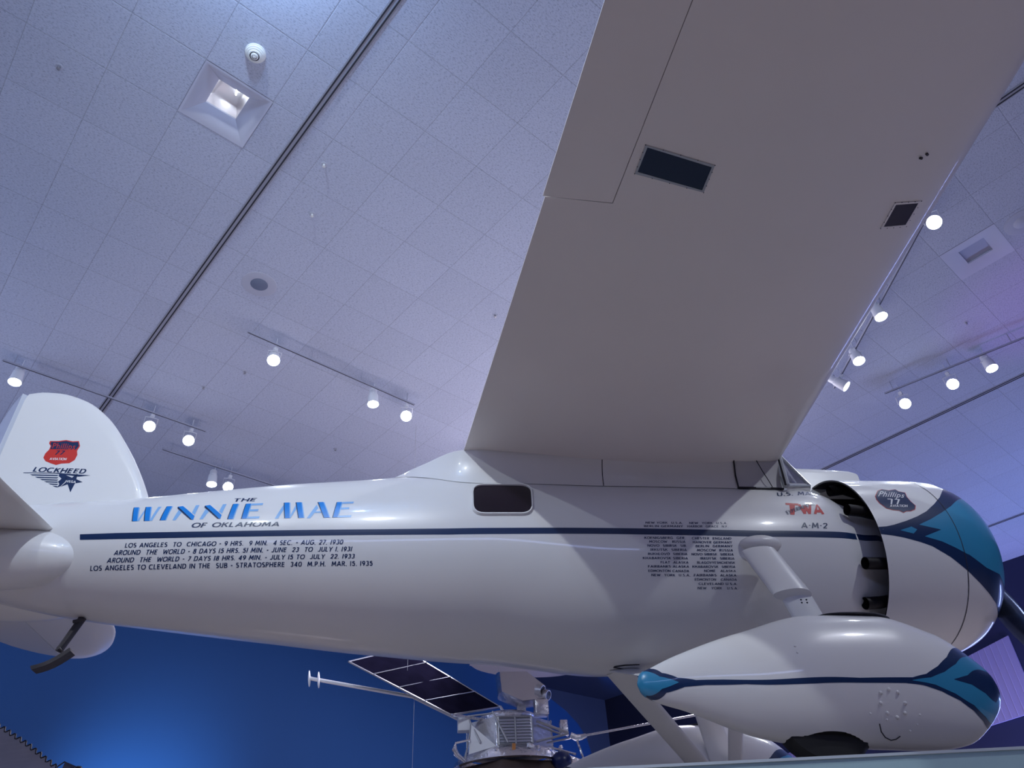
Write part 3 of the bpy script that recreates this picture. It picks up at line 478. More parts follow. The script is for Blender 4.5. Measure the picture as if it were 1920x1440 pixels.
# fairing between fuselage and wing
FAX = [-.27, -.1, .07, .376, .5, 1.4, 2.45, 2.875]
FCY = [.02, .12, .24, .55, .572, .575, .565, .50]
FCZ = [2.995, 3.035, 3.07, 3.018, None, None, None, None]
FSZ = [2.986, 2.925, 2.855, 2.748, 2.735, 2.759, 2.769, 2.80]
def fair_row(x, n=7):
    yc = pchip(FAX, FCY, x); zs = pchip(FAX, FSZ, x)
    zc = pchip([-.27, -.1, .07, .376], [2.998, 3.05, 3.075, 3.022], x) if x <= .376 else wing_z(-yc, (LEx(yc)-x)/(LEx(yc)-TEx(yc))) + .004
    a = pchip(FX, FA, x); c = pchip(FX, FC, x); ys = a*.94*math.sin(math.acos(min(1, (zs-c)/a))) + .004
    ys = max(ys, yc*.7); L = []
    for k in range(n):
        t = k/(n-1); q = -.02*math.sin(PI*t)*min(1, max(0, (x+.1)/.5)); L.append((ys*(1-t)+yc*t+q, zs*(1-t)+zc*t))
    L.append((yc*.5, zc+.012)); L.append((0, zc+.016)); return L
fr = MB(WHITE, SEAM); rows = []
for k in range(61):
    x = FAX[0] + (FAX[-1]-FAX[0])*k/60; r = fair_row(x)
    rows.append([Vector((x, -y, z)) for y, z in r] + [Vector((x, y, z)) for y, z in r[-2::-1]])
fr.grid(rows, 0, caps=True)
def fair_side(x, t, off):
    r = fair_row(x); k = min(int(t*6), 5); u = t*6-k; y = r[k][0]*(1-u)+r[k+1][0]*u; z = r[k][1]*(1-u)+r[k+1][1]*u; return Vector((x, -y-off, z))
fr.decal([(1.412, 0), (1.418, 0), (1.418, 1), (1.412, 1)], fair_side, .002, 1, step=.1)
fr.decal([(.376, .985), (.9, .985), (2.6, .985), (2.6, 1), (.376, 1)], fair_side, .002, 1, step=.1)
fr.build('wing_fairing', plane, off=BASE)
# cockpit side window and windshield
SIDEG = mat('grey_side_pane', (.56, .55, .56), .15, coat=.4)
FRAMEG = mat('grey_frame_paint', (.46, .48, .53), .35)
g = MB(SIDEG); g.decal([(2.475, .03), (2.865, .03), (2.865, .97), (2.475, .97)], fair_side, .006, 0, step=.1); sw = g.build('cockpit_window', plane, off=BASE); tag(sw, 'grey sliding cockpit side window')
g = MB(BLACK, DULLSTEEL); rr = .006
g.tube([fair_side(2.475, .0, .008), fair_side(2.47, .5, .010), fair_side(2.462, 1, .01)], rr, 0, 8)
g.tube([fair_side(x, 0.0, .010) for x in (2.47, 2.6, 2.75, 2.87)], .009, 0, 8)
g.tube([fair_side(x, .0, .016) for x in (2.62, 2.75)], .004, 1, 8)
g.tube([fair_side(2.66, 1, .012), fair_side(2.70, .6, .035), fair_side(2.74, .2, .04), fair_side(2.76, -.0, .03)], .0035, 0, 6)
g.build('window_frame', sw, off=BASE)
A_ = Vector((2.915, -.47, 3.08)); B_ = Vector((2.875, -.52, 2.795)); C_ = Vector((3.20, -.30, 2.925)); E_ = Vector((3.34, 0, 2.965)); F_ = Vector((2.945, 0, 3.12))
mir = lambda p: Vector((p.x, -p.y, p.z))
g = MB(GLASS)
for a, b, c in ((A_, B_, C_), (A_, C_, E_), (A_, E_, F_), (mir(A_), mir(C_), mir(B_)), (mir(A_), mir(E_), mir(C_)), (mir(A_), F_, E_)): g.poly([a, b, c])
ws = g.build('windshield', plane, off=BASE, recalc=False); tag(ws, 'clear slanted windshield pane')
g = MB(FRAMEG, BLACK)
for s_ in (1, -1):
    m_ = (lambda p: p) if s_ == 1 else mir
    g.tube([m_(A_)+Vector((0, 0, .02)), m_(B_)], .018, 0, 8); g.tube([m_(A_)+Vector((0, 0, .02)), m_(C_)], .014, 0, 8); g.tube([m_(A_+Vector((-.018, -.008, -.02))), m_(B_+Vector((-.02, -.008, 0)))], .009, 1, 8)
    g.tube([m_(B_), m_(C_), m_(E_)], .009, 0, 8)
g.tube([F_, E_], .010, 0, 8); g.tube([A_, F_, mir(A_)], .010, 0, 8); g.build('windshield_frame', ws, off=BASE)
g = MB(WHITE); rows = []
for k in range(9):
    t = k/8; p = B_.lerp(C_, t)+Vector((0, 0, .02)); th_ = math.atan2(-p.y/.94, p.z-pchip(FX, FC, p.x)); fp = fus_pt(p.x+.01, th_, .002); rows.append([p, p.lerp(fp, .5)+Vector((0, -.006, 0)), fp])
g.grid(rows, 0); g.build('windshield_skirt', ws, off=BASE)
# air scoop over the nose
g = MB(WHITE, BLACK); rows = []
for x, h, w_ in ((2.96, .17, .05), (3.05, .22, .06), (3.2, .235, .066), (3.5, .232, .068), (3.78, .218, .068), (3.84, .20, .06)):
    zt = 3.03+h; zb = 2.90 if x < 3.4 else 3.02; n = 14; r = []
    for k in range(n):
        a = PI*k/(n-1); r.append(Vector((x, -w_*math.cos(a), zt-w_+w_*math.sin(a))))
    rows.append([Vector((x, -w_*1.0, zb))] + r + [Vector((x, w_*1.0, zb))])
g.grid(rows, 0, closed=True, caps=True); g.tube([(3.82, -.0, 3.175), (3.85, -.0, 3.175)], .042, 1, 16); g.build('air_scoop', plane, off=BASE)

# engine cowling
def cowl_pt(x, th, off=0, sg=1):
    r = pchip(CX, CR, x); e = .004; dr = (pchip(CX, CR, min(x+e, CX[-1]))-pchip(CX, CR, max(x-e, CX[0])))/(2*e if CX[0]+e < x < CX[-1]-e else e)
    n = Vector((-dr, 1)).normalized(); x2 = x+n.x*off; r2 = r+n.y*off
    return Vector((x2, -r2*math.sin(th)*sg, CC + r2*math.cos(th)))
cs = lambda x, th, off: cowl_pt(x, th, off); cpt = lambda x, th, off: cowl_pt(x, th, off, -1)
f = MB(WHITE, NAVY, BLUE, BLACK, RED, PRINTW, SEAM)
cxs = [CX[0]+(CX[-1]-CX[0])*(math.sin(PI/2*k/44)) for k in range(45)]
f.grid([[cowl_pt(x, 2*PI*j/112) for j in range(112)] for x in cxs], 0, closed=True)
prof = [(4.465, .43), (4.468, .418), (4.455, .408), (4.42, .41), (4.36, .47), (4.25, .61), (4.1, .672), (3.9, .678), (3.37, .676), (3.368, .688)]
f.grid([[Vector((x, -r*math.sin(2*PI*j/112), CC+r*math.cos(2*PI*j/112))) for j in range(112)] for x, r in prof], 3, closed=True)
R7 = .69
for fn in (cs, cpt):
    up = DEC['c_up'] + [[4.26, .74], [4.36, .62], [4.463, .55]]; lo = DEC['c_lo'] + [[4.36, 2.66], [4.463, 2.75]]
    f.decal(up + lo[::-1], fn, .0012, 1, 1, R7)
    bu = DEC['b_up'] + [[4.36, .95], [4.463, .88]]; bl = DEC['b_lo'] + [[4.36, 2.22], [4.463, 2.3]]
    f.decal(bu + bl[::-1] + DEC['b_tip'], fn, .0020, 2, 1, R7)
    f.decal(DEC['b_dia'], fn, .0020, 2, 1, R7)
sh = DEC['c_shield']; mx_ = sum(p[0] for p in sh)/len(sh); my_ = sum(p[1] for p in sh)/len(sh)
f.decal(sh, cs, .0012, 4, 1, R7); f.decal([(mx_+(p[0]-mx_)*.965, my_+(p[1]-my_)*.965) for p in sh], cs, .0020, 1, 1, R7)
for t, q, k in DEC['texts_c']: f.text(t, q, cs, .0028, 5, k.get('it', 0), 1.5, 1, R7, stroke=None if t == 'Phillips' else .19)
f.decal([(3.982, 0), (3.988, 0), (3.988, 2*PI), (3.982, 2*PI)], cs, .0028, 6, 1, R7)
for fn in (cs, cpt):
    for k in range(22):                                     # rivets along the trailing edge and the seam
        th = .35+.125*k
        for x in (3.40, 4.012) if th < .8 else (3.40,): f.ell(fn(x, th, .001), (.0022, .0022, .0022), 0, 6, 4)
cowl = f.build('engine_cowling', plane, off=BASE); tag(cowl, 'cowling with navy and sky blue feather pattern')
g = MB(BURNT, DULLSTEEL)
g.lathe([(0, .001), (0, .24), (.25, .27), (.42, .2), (.5, .1), (.5, .001)], (3.72, 0, CC), (1, 0, 0), 1, 28)
for k in range(9):
    a = 2*PI*(k+.5)/9; dv = Vector((0, math.sin(a), math.cos(a))); o_ = Vector((3.95, 0, CC)); pr = [(.24, .085)]
    for q in range(10): pr += [(.28+q*.032, .10), (.292+q*.032, .10), (.294+q*.032, .078), (.308+q*.032, .078)]
    pr += [(.61, .06), (.61, .001)]; g.lathe(pr, o_, dv, 0, 16, sm=False)
g.build('engine', plane, off=BASE)
for a in (28, 73, 112, 138, -28, -73, -112, -138):
    t = math.radians(a); dv = Vector((0, -math.sin(t), math.cos(t))); g = MB(BURNT)
    xo = .15 if abs(a) < 30 else .02; p0 = Vector((3.215+xo, 0, CC))+dv*(.60 if xo > .1 else .63); p1 = Vector((3.34+xo, 0, CC))+dv*.615; p2 = Vector((3.62+xo, 0, CC))+dv*.53
    g.tube([p0, p1, p2], [.044, .043, .036], 0, 16, caps=False); g.tube([p2, p1, p0], [.030, .037, .039], 0, 16, caps=False); g.build('exhaust_pipe', plane, off=BASE)
# propeller
prop = MB(CHROME); prop.ell((4.60, 0, CC), (.13, .07, .07), 0); pr_o = prop.build('propeller', plane, off=BASE)
for s_ in (1, -1):
    g = MB(mat('blade_dark_metal', (.10, .12, .2), .25, metal=.9) if s_ == 1 else bpy.data.materials['blade_dark_metal']); dv = Vector((0, -.30, -.954)).normalized()*s_; sd = dv.cross(Vector((1, 0, 0))).normalized(); rows = []
    for k in range(13):
        t = k/12; r = .06+.95*t; ch = (.035+.055*math.sin(PI*min(1, t*1.1+.08)))*(1 if t < .95 else .6); tw = math.radians(62-42*t); c_ = sd*math.cos(tw)+Vector((1, 0, 0))*math.sin(tw); n2 = dv.cross(c_); p = Vector((4.60, 0, CC))+dv*r; th_ = .028*(1-t*.85)
        rows.append([p+c_*ch*math.cos(a)+n2*th_*math.sin(a) for a in [2*PI*q/16 for q in range(16)]])
    g.grid(rows, 0, closed=True, caps=True); g.build('blade', pr_o, off=BASE)

# tail: fin, rudder, stabilizers
fo = [(-3.08, 3.812)] + [tuple(p) for p in DEC['fin_outline']][::1]; fo = sorted(fo)
fxs = [p[0] for p in fo]; fzs = [p[1] for p in fo]
f = MB(WHITE, NAVY, RED, PRINTW, SEAM); rows = []
N_ = 40
for k in range(N_+1):
    x = -3.08 + (3.08-1.90)*math.sin(PI/2*k/N_); zt = pchip(fxs, fzs, x); z0 = pchip(FX, FC, x)+pchip(FX, FA, x)-.12; tb = .034*min(1, math.sqrt(max(0, (-1.90-x))/.14)+.05); r1 = []; r2 = []
    for q in range(17):
        s_ = math.sin(PI/2*q/16); z = z0+(zt-z0)*s_; t = tb*math.sqrt(max(0, min(1, (zt-z)/.10))) if zt-z < .10 else tb
        r1.append(Vector((x, -t, z))); r2.append(Vector((x, t, z)))
    rows.append(r1+r2[::-1])
f.grid(rows, 0, closed=True, caps=True)
fin_s = lambda x, z, off: Vector((x, -.034-off, z))
f.decal(DEC['s_shield'], fin_s, .001, 2, step=0); f.decal(DEC['s_navy'], fin_s, .0016, 1, step=0)
for q in DEC['s_logo']: f.decal(q, fin_s, .001, 1, step=0)
for t, q, k in DEC['texts_fin']: f.text(t, q, fin_s, .0022, {'red': 2, 'navy': 1, 'white': 3}[k['c']], k.get('it', 0), .5, step=0, stroke=None if t == 'Phillips' else .20)
f.build('tail_fin', plane, off=BASE)
g = MB(mat('polished_white', (.62, .64, .7), .12, coat=1)); dl = math.radians(47); rows = []
for k in range(15):
    s_ = k/14; d_ = .58*s_; zt = 3.80-.95*s_**3.2; zb = 2.15+.25*s_**2; x = -3.10-d_*math.cos(dl); y = d_*math.sin(dl); th_ = .03*math.sqrt(max(.02, 1-s_)); nx, ny = -math.sin(dl), -math.cos(dl); r = []
    for q in range(13): r.append(Vector((x+nx*th_, y+ny*th_, zb+(zt-zb)*q/12)))
    for q in range(12, -1, -1): r.append(Vector((x-nx*th_, y-ny*th_, zb+(zt-zb)*q/12)))
    rows.append(r)
g.grid(rows, 0, closed=True, caps=True); g.build('rudder', plane, off=BASE)
def stab(sg):
    Y = [.0, .37, .98, 1.44, 1.81, 2.0, 2.1, 2.17, 2.205, 2.215]; LE = [-2.33, -2.36, -2.43, -2.47, -2.585, -2.69, -2.78, -2.88, -2.97, -3.08]
    g = MB(WHITE); rows = []
    for y in [2.21*math.sin(PI/2*k/30) for k in range(31)]:
        le = pchip(Y, LE, y); te = -3.08; c = max(le-te, .02); n = 16; r = []; tt = .04*min(1, math.sqrt((2.215-y)/.2)+.08)
        for k in range(n):
            a = PI*k/(n-1); fr_ = (1-math.cos(a))/2; r.append(Vector((le-c*fr_, sg*y, 2.435-tt*math.sqrt(math.sin(PI*min(.5, fr_*1.4))))))
        for k in range(n-1, 0, -1):
            a = PI*k/(n-1); fr_ = (1-math.cos(a))/2; r.append(Vector((le-c*fr_, sg*y, 2.435+tt*math.sqrt(math.sin(PI*min(.5, fr_*1.4))))))
        rows.append(r)
    g.grid(rows, 0, closed=True, caps=True); g.build('stabilizer', plane, off=BASE)
    g = MB(WHITE); rows = []
    for y in [.12+2.07*math.sin(PI/2*k/20) for k in range(21)]:
        te = pchip([.1, .5, 1.5, 1.78, 2.03, 2.15, 2.19], [-3.42, -3.56, -3.56, -3.50, -3.34, -3.2, -3.12], y); tt = .036*min(1, math.sqrt(max(0, (2.2-y))/.2)+.08)
        rows.append([Vector((-3.09, sg*y, 2.435-tt)), Vector((te, sg*y, 2.432)), Vector((te, sg*y, 2.438)), Vector((-3.09, sg*y, 2.435+tt))])
    g.grid(rows, 0, closed=True, caps=True); g.build('elevator', plane, off=BASE)
    g = MB(WHITE); g.ell((-2.70, sg*.27, 2.265), (.60, .215, .21), 0, 40, 28); g.build('stabilizer_fairing', plane, off=BASE)
stab(-1); stab(1)
# tail skid
g = MB(LEATHER); g.foil((-2.15, 0, 1.97), (-2.235, 0, 1.745), .05, .045, .05, .05, (1, 0, 0), 0, 12)
g.tube([(-2.12, -.03, 1.945), (-2.19, -.03, 1.93)], .012, 0, 8); sk = g.build('tail_skid', plane, off=BASE); tag(sk, 'dark leaf tail skid')
g = MB(LEATHER); rows = []
for k in range(7):
    t = k/6; x = -2.155-.20*t; z = 1.755-.115*t-.02*math.sin(PI*t); rows.append([Vector((x, -.045, z)), Vector((x+.012, -.045, z-.022)), Vector((x+.012, .045, z-.022)), Vector((x, .045, z))])
g.grid(rows, 0, closed=True, caps=True, sm=False); g.tube([(-2.22, -.055, 1.75), (-2.22, .055, 1.75)], .01, 0, 8); g.build('skid_shoe', sk, off=BASE)
# landing gear
def pant_pt(x, th, off=0, sg=1):
    fr_ = (x-PX0)/(PX1-PX0); a = pchip(PK, PA, fr_); c = pchip(PK, PC, fr_); e = .004; a2 = pchip(PK, PA, min(1, fr_+e)); a1 = pchip(PK, PA, max(0, fr_-e))
    n = Vector((-(a2-a1)/(2*e*(PX1-PX0)), 1)).normalized(); ax = a+off*max(n.y, .2); bx = a*.55+off*max(n.y, .2)
    return Vector((x+off*n.x*.6, -(PY+bx*math.sin(th))*sg, c+ax*math.cos(th)))
def wheel_pant(sg):
    """sg=1 starboard, -1 port; theta runs to the outboard side"""
    fn = lambda x, th, off: pant_pt(x, th, off, sg)
    inn = lambda x, th, off: pant_pt(x, -th, off, sg)
    f = MB(WHITE, NAVY, BLUE, SEAM, DULLSTEEL, BLACK)
    xs = [PX0+(PX1-PX0)*(1-math.cos(PI*k/130))/2 for k in range(131)]
    R = f.grid([[fn(x, 2*PI*j/128, 0) for j in range(128)] for x in xs], 0, closed=True, caps=True)
    # wheel opening underneath
    kill = []
    arch = lambda c: ((c.x-2.17)/.255)**2 + ((c.z-.72)/.135)**2
    for fc in f.bm.faces:
        if arch(fc.calc_center_median()) < 1: kill.append(fc)
    bmesh.ops.delete(f.bm, geom=kill, context='FACES')
    for e_ in f.bm.edges:
        if len(e_.link_faces) == 1:
            for v_ in e_.verts:
                if v_.co.z < 1.0 and .5 < arch(v_.co) < 1.6: k_ = 1/math.sqrt(arch(v_.co)); v_.co.x = 2.17+(v_.co.x-2.17)*k_; v_.co.z = .72+(v_.co.z-.72)*k_
    for g_ in (fn, inn):
        up = [[3.115, .45], [3.185, .35]]; 
        nav = [[3.3015, .05], [3.21, .05], [3.16, .35]] + DEC['p_up'] + [[1.30, .02], [PX0+.001, .02], [PX0+.001, PI-.02], [1.29, PI-.02]] + DEC['p_lo'] + [[3.19, PI-.05], [3.3015, PI-.05]]
        f.decal(nav, g_, .0012, 1, 1, .3, .03)
        blu = DEC['p_bn_up'][::-1] + DEC['p_bn_lo'] + [[3.22, 2.3], [3.3017, 2.2], [3.3017, .5], [3.2, .45]]
        f.decal(blu, g_, .0020, 2, 1, .3, .016)
        tri = DEC['p_tri_up'][::-1] + DEC['p_tri_lo'] + [[3.3018, 1.9], [3.3018, .8]]
        f.decal(tri, g_, .0028, 1, 1, .3, .016)
        tl = [[PX0+.002, .02], [1.262, .02]] + DEC['p_tail'] + [[1.262, PI-.02], [PX0+.002, PI-.02]]
        f.decal(tl, g_, .0028, 2, 1, .3, .010)
    for x, th in DEC['p_bolts']: f.ell(fn(x, th, .002), (.010, .008, .010), 0, 10, 8)
    for x, th in DEC['p_dots']: f.ell(fn(x, th, .001), (.006, .003, .006), 0, 8, 6)
    f.tube([fn(x, th, .002) for x, th in DEC['p_arc']], .0028, 3, 6)
    p_ = f.build('wheel_pant', plane, off=BASE); tag(p_, 'near streamlined wheel cover with blue and navy stripes' if sg == 1 else 'far streamlined wheel cover')
    g = MB(DULLSTEEL); rows = []
    for k in range(15):
        t = k/14; x = 2.36+.45*t; w2 = .085*math.sqrt(max(.01, 1-(2*t-1)**2)); rows.append([pant_pt(x, .0, .004) + Vector((0, v_*w2, -.0-.25*(v_*w2)**2*4)) for v_ in (-1, -.5, 0, .5, 1)])
    if sg == -1: rows = [[Vector((p.x, -p.y, p.z)) for p in r] for r in rows]
    g.grid(rows, 0); g.build('access_plate', p_, off=BASE)
    g = MB(RUBBER, DULLSTEEL); g.lathe([(-.075, .10), (-.075, .20), (-.06, .262), (-.03, .285), (.03, .285), (.06, .262), (.075, .20), (.075, .10)], (2.20, -sg*PY, .987), (0, 1, 0), 0, 40)
    g.lathe([(-.05, .002), (-.05, .19), (.05, .19), (.05, .002)], (2.20, -sg*PY, .987), (0, 1, 0), 1, 24); g.build('wheel', plane, off=BASE)
    # oleo leg: knob, sleeve, lower leg
    s_ = -sg
    g = MB(WHITE); g.ell((2.44, s_*.655, 2.225), (.155, .085, .062), 0, 28, 18); g.build('leg_root_fairing', plane, off=BASE)
    g = MB(WHITE, SEAM); g.foil((2.375, s_*.73, 2.13), (2.375, s_*1.0, 1.715), .255, .255, .10, .10, (1, 0, 0), 0, 28)
    sl = g.build('oleo_sleeve', plane, off=BASE)
    g = MB(WHITE, SEAM); g.foil((2.405, s_*.955, 1.78), (2.56, s_*1.045, 1.02), .205, .205, .075, .06, (1, 0, 0), 0, 24)
    for dx in (0, .035):
        for dz in (0, .018): g.ell((2.385+dx, s_*1.02+sg*(-.043), 1.66-dz), (.006, .004, .006), 1, 6, 4)
    g.build('oleo_leg', plane, off=BASE)
    g = MB(WHITE); g.foil((1.47, 0, 1.585), (2.42, s_*1.05, 1.05), .165, .15, .035, .035, (1, 0, 0), 0, 16); g.build('rear_strut', plane, off=BASE)
    g = MB(WHITE); g.foil((2.52, s_*.40, 1.66), (2.62, s_*1.06, 1.08), .13, .12, .035, .035, (1, 0, 0), 0, 16); g.build('front_strut', plane, off=BASE)
wheel_pant(1); wheel_pant(-1)

# ------------------------------------------------------------------ the hall
H = 6.14                       # ceiling above the eye
CZ = H + EYE
XW0, XW1, YW0, YW1 = -11.0, 17.66, -9.0, 15.5
T_ = .6104
def struct(o, label=None): o['kind'] = 'structure'; return o
SLOTS = [1.36, 6.21, 10.97, 15.6]
COFFERS = [(.41, 3.957), (7.74, .295)]       # lower-left corners of the two tile-sized light coffers
COFFERS[0] = ((-3+3.674)*T_, (3+3.431)*T_); COFFERS[1] = (12.68*T_, .49*T_)
c = MB(TILE); uvl = c.bm.loops.layers.uv.new('tile')
xs = sorted([XW0, XW1] + SLOTS + [q[0] for q in COFFERS] + [q[0]+T_ for q in COFFERS]); ys = sorted([YW0, YW1] + [q[1] for q in COFFERS] + [q[1]+T_ for q in COFFERS])
for i in range(len(xs)-1):
    for j in range(len(ys)-1):
        mx, my = (xs[i]+xs[i+1])/2, (ys[j]+ys[j+1])/2
        if any(q[0] < mx < q[0]+T_ and q[1] < my < q[1]+T_ for q in COFFERS): continue
        fx = .674 if mx < 1.36 else .665 if mx < 10.97 else .42
        if abs(mx-COFFERS[1][0]) < 4 and mx > 6.21: fx = .68
        fy = .431 if mx < 6.21 else .49
        f_c = c.face([c.v((xs[a], ys[b], CZ)) for a, b in ((i, j), (i, j+1), (i+1, j+1), (i+1, j))])
        for lp in f_c.loops: lp[uvl].uv = ((lp.vert.co.x/T_-fx), (lp.vert.co.y/T_-fy))
o = c.build('ceiling', recalc=False); struct(o)
for k, x in enumerate(SLOTS):
    g = MB(mat('slot_frame', (.40, .41, .48), .6) if k == 0 else bpy.data.materials['slot_frame'], SEAM)
    g.box((x, (YW0+YW1)/2, CZ-.004), (.085, YW1-YW0-.02, .008), 0)
    for dx in (-.021, .021): g.box((x+dx, (YW0+YW1)/2, CZ-.010), (.013, YW1-YW0-.02, .006), 1)
    struct(g.build('trim_%d' % (k+1)))
g = MB(CARPET); g.poly([(XW0, YW0, 0), (XW1, YW0, 0), (XW1, YW1, 0), (XW0, YW1, 0)]); struct(g.build('floor'))
g = MB(NIGHT); g.poly([(XW1, YW0, 0), (XW1, YW1, 0), (XW1, YW1, CZ), (XW1, YW0, CZ)], 0, (.2, 0, 0)); struct(g.build('wall_right'))
g = MB(SLATE); g.poly([(XW0, YW1, 0), (XW1, YW1, 0), (XW1, YW1, CZ), (XW0, YW1, CZ)], 0, (0, .2, 0)); struct(g.build('wall_back'))
g = MB(HALLW); g.poly([(XW0, YW0, 0), (XW0, YW1, 0), (XW0, YW1, CZ), (XW0, YW0, CZ)], 0, (-.2, 0, 0)); struct(g.build('wall_left'))
g = MB(HALLW); g.poly([(XW0, YW0, 0), (XW1, YW0, 0), (XW1, YW0, CZ), (XW0, YW0, CZ)], 0, (0, -.2, 0)); struct(g.build('wall_front'))
# blue partition with a rounded shoulder
g = MB(SLATE); g.box(((8+XW1)/2, (12.95+YW1)/2, CZ-.04), (XW1-8-.01, YW1-12.95-.01, .06)); struct(g.build('trim_5'))
top = [(9.4, 5.22), (10.3, 5.12), (11.2, 5.02), (11.99, 4.87), (12.5, 4.72), (12.96, 4.52), (13.32, 4.28), (13.56, 4.02), (13.67, 3.72), (13.71, 3.3)]
g = MB(BLUEWALL); g.poly([(XW0, 12.6, 0), (XW0, 12.6, 5.3+EYE)] + [(x, 12.6, z+EYE) for x, z in top] + [(13.71, 12.6, 0)], 0, (0, .3, 0)); struct(g.build('wall_blue_partition'))

# square light coffers set into the ceiling
for n, (x0, y0) in enumerate(COFFERS):
    t = empty('coffer_light', (x0+T_/2, y0+T_/2, CZ))
    tag(t, ['square recessed ceiling light beside the smoke detector', 'square recessed ceiling light with unlit grey lens right of the wing'][n], 'ceiling light', 'square recessed ceiling lights')
    h = T_/2; q = .14; d = .10
    cm_ = mat('coffer_frame', (.60, .62, .72), .5) if n == 0 else bpy.data.materials['coffer_frame']
    g = MB(cm_); o_ = [Vector((sx*h, sy*h, -.003)) for sx, sy in ((-1, -1), (1, -1), (1, 1), (-1, 1))]; i0 = [Vector((sx*(h-.02), sy*(h-.02), -.003)) for sx, sy in ((-1, -1), (1, -1), (1, 1), (-1, 1))]; i1 = [Vector((sx*q, sy*q, d*(1 if n == 0 else .35))) for sx, sy in ((-1, -1), (1, -1), (1, 1), (-1, 1))]; i2 = [p+Vector((0, 0, .02)) for p in i1]
    g.grid([o_, i0, i1, i2], 0, closed=True, sm=False); g.build('coffer_frame', t, recalc=False)
    if n == 1: d = .04
    g = MB(REFLECT if n == 0 else mat('grey_lens', (.38, .40, .50), .4), GLOW); rows = []
    for k in range(9):
        a = PI/2*k/8; s_ = q*math.cos(a)**.35 if k < 8 else .02; rows.append([Vector((sx*s_, sy*s_, d+.02+(.13 if n == 0 else .01)*math.sin(a))) for sx, sy in ((-1, -1), (1, -1), (1, 1), (-1, 1))])
    g.grid(rows, 0, closed=True, caps=False, sm=False); g.poly(rows[-1], 0)
    if n == 0: g.tube([(.02, -.11, d+.08), (.05, -.02, d+.11)], .006, 1, 8)  # glowing rod stands in for the reflected streak on the reflector
    g.build('reflector', t, recalc=False)

# smoke detector
t = empty('smoke_detector', (.70, 3.61, CZ)); tag(t, 'round ivory smoke detector with ringed cap on the ceiling', 'smoke detector')
g = MB(PLASTIC); g.lathe([(-.0, .085), (-.012, .085), (-.016, .078), (-.030, .076), (-.034, .066)], (0, 0, 0), (0, 0, 1), 0, 40); g.build('base', t)
g = MB(PLASTIC, SEAM); g.lathe([(-.034, .066), (-.042, .064), (-.044, .052), (-.056, .050), (-.058, .040), (-.052, .038), (-.052, .032), (-.066, .030), (-.070, .020), (-.066, .018), (-.072, .010), (-.072, .001)], (0, 0, 0), (0, 0, 1), 0, 40, fm=lambda i, j: 1 if i in (4, 5, 8) else 0); g.build('cap', t)
# loudspeakers
for n, (x, y, r) in enumerate(((1.94, 6.06, .19), (7.97, .08, .19))):
    t = empty('ceiling_speaker', (x, y, CZ)); tag(t, ['round grey-centred loudspeaker flush in the ceiling above the left light track', 'pale round loudspeaker cover in the ceiling at the right edge of the photo'][n], 'ceiling speaker', 'round ceiling loudspeakers')
    g = MB(mat('speaker_ring', (.50, .52, .60), .6) if n == 0 else bpy.data.materials['speaker_ring']); g.lathe([(0, r), (-.004, r), (-.006, r*.95), (-.005, r*.5)], (0, 0, 0), (0, 0, 1), 0, 48); g.build('ring', t)
    g = MB(GRILLE if n == 0 else bpy.data.materials['speaker_ring']); g.lathe([(-.005, r*.5), (-.010, r*.46), (-.012, .001)], (0, 0, 0), (0, 0, 1), 0, 40); g.build('grille', t)
# sprinkler heads
SP = [(-.50, 4.76, 'ceiling sprinkler near the upper left corner of the photo, left of the square light'), (1.70, 4.22, 'faint white sprinkler just right of the double ceiling slot, upper of two'), (1.91, 4.82, 'faint white sprinkler just right of the double ceiling slot, lower of two'),
      (4.35, 4.81, 'small dark ceiling sprinkler right beside the wing trailing edge'), (2.50, 7.59, 'small dark ceiling sprinkler below the middle track, left of its spotlights'), (2.22, 8.2, 'small dark ceiling sprinkler between the middle and left tracks'),
      (4.33, 8.46, 'small dark ceiling sprinkler above the fuselage ridge, left of the wing root'), (9.18, 1.20, 'small dark ceiling sprinkler right of the wing, above the brightest spotlight')]
for x, y, lb in SP:
    t = empty('sprinkler', (x, y, CZ)); tag(t, lb, 'sprinkler', 'ceiling sprinklers')
    g = MB(bpy.data.materials['speaker_ring']); g.lathe([(0, .030), (-.003, .030), (-.005, .026), (-.004, .012)], (0, 0, 0), (0, 0, 1), 0, 24); g.build('rosette', t)
    g = MB(DULLSTEEL if 'faint' not in lb else PLASTIC); g.lathe([(-.004, .011), (-.03, .009), (-.034, .016), (-.037, .001)], (0, 0, 0), (0, 0, 1), 0, 12); g.build('nozzle', t)

# light tracks
def track(x0, y0, x1, y1, label, z=6.0):
    t = empty('light_track', ((x0+x1)/2, (y0+y1)/2, z+EYE)); tag(t, label, 'light track', 'ceiling light tracks')
    c = Vector(((x0+x1)/2, (y0+y1)/2, 0)); d = Vector((x1-x0, y1-y0, 0)); L_ = d.length; R = Matrix.Rotation(math.atan2(d.y, d.x), 3, 'Z')
    tm = bpy.data.materials.get('track_grey') or mat('track_grey', (.36, .37, .45), .5)
    g = MB(tm, SEAM); g.box((0, 0, 0), (L_, .024, .020), 0, R); g.box((0, 0, -.0105), (L_-.02, .008, .003), 1, R); g.build('rail', t)
    n = max(2, int(L_/.75)+1)
    for k in range(n):
        s_ = -L_/2+.12+(L_-.24)*k/(n-1); g = MB(tm); p = R @ Vector((s_, 0, 0)); g.tube([p+Vector((0, 0, .013)), p+Vector((0, 0, H-z))], .006, 0, 8); g.build('hanger', t)
track(2.14, 6.71, 4.52, 6.71, 'middle light track with three spotlights, left of the wing')
track(.10, 8.94, 2.60, 8.94, 'left light track with spotlights above and beside the tail fin')
track(2.30, 9.72, 4.80, 9.72, 'lowest light track passing behind the fuselage ridge')
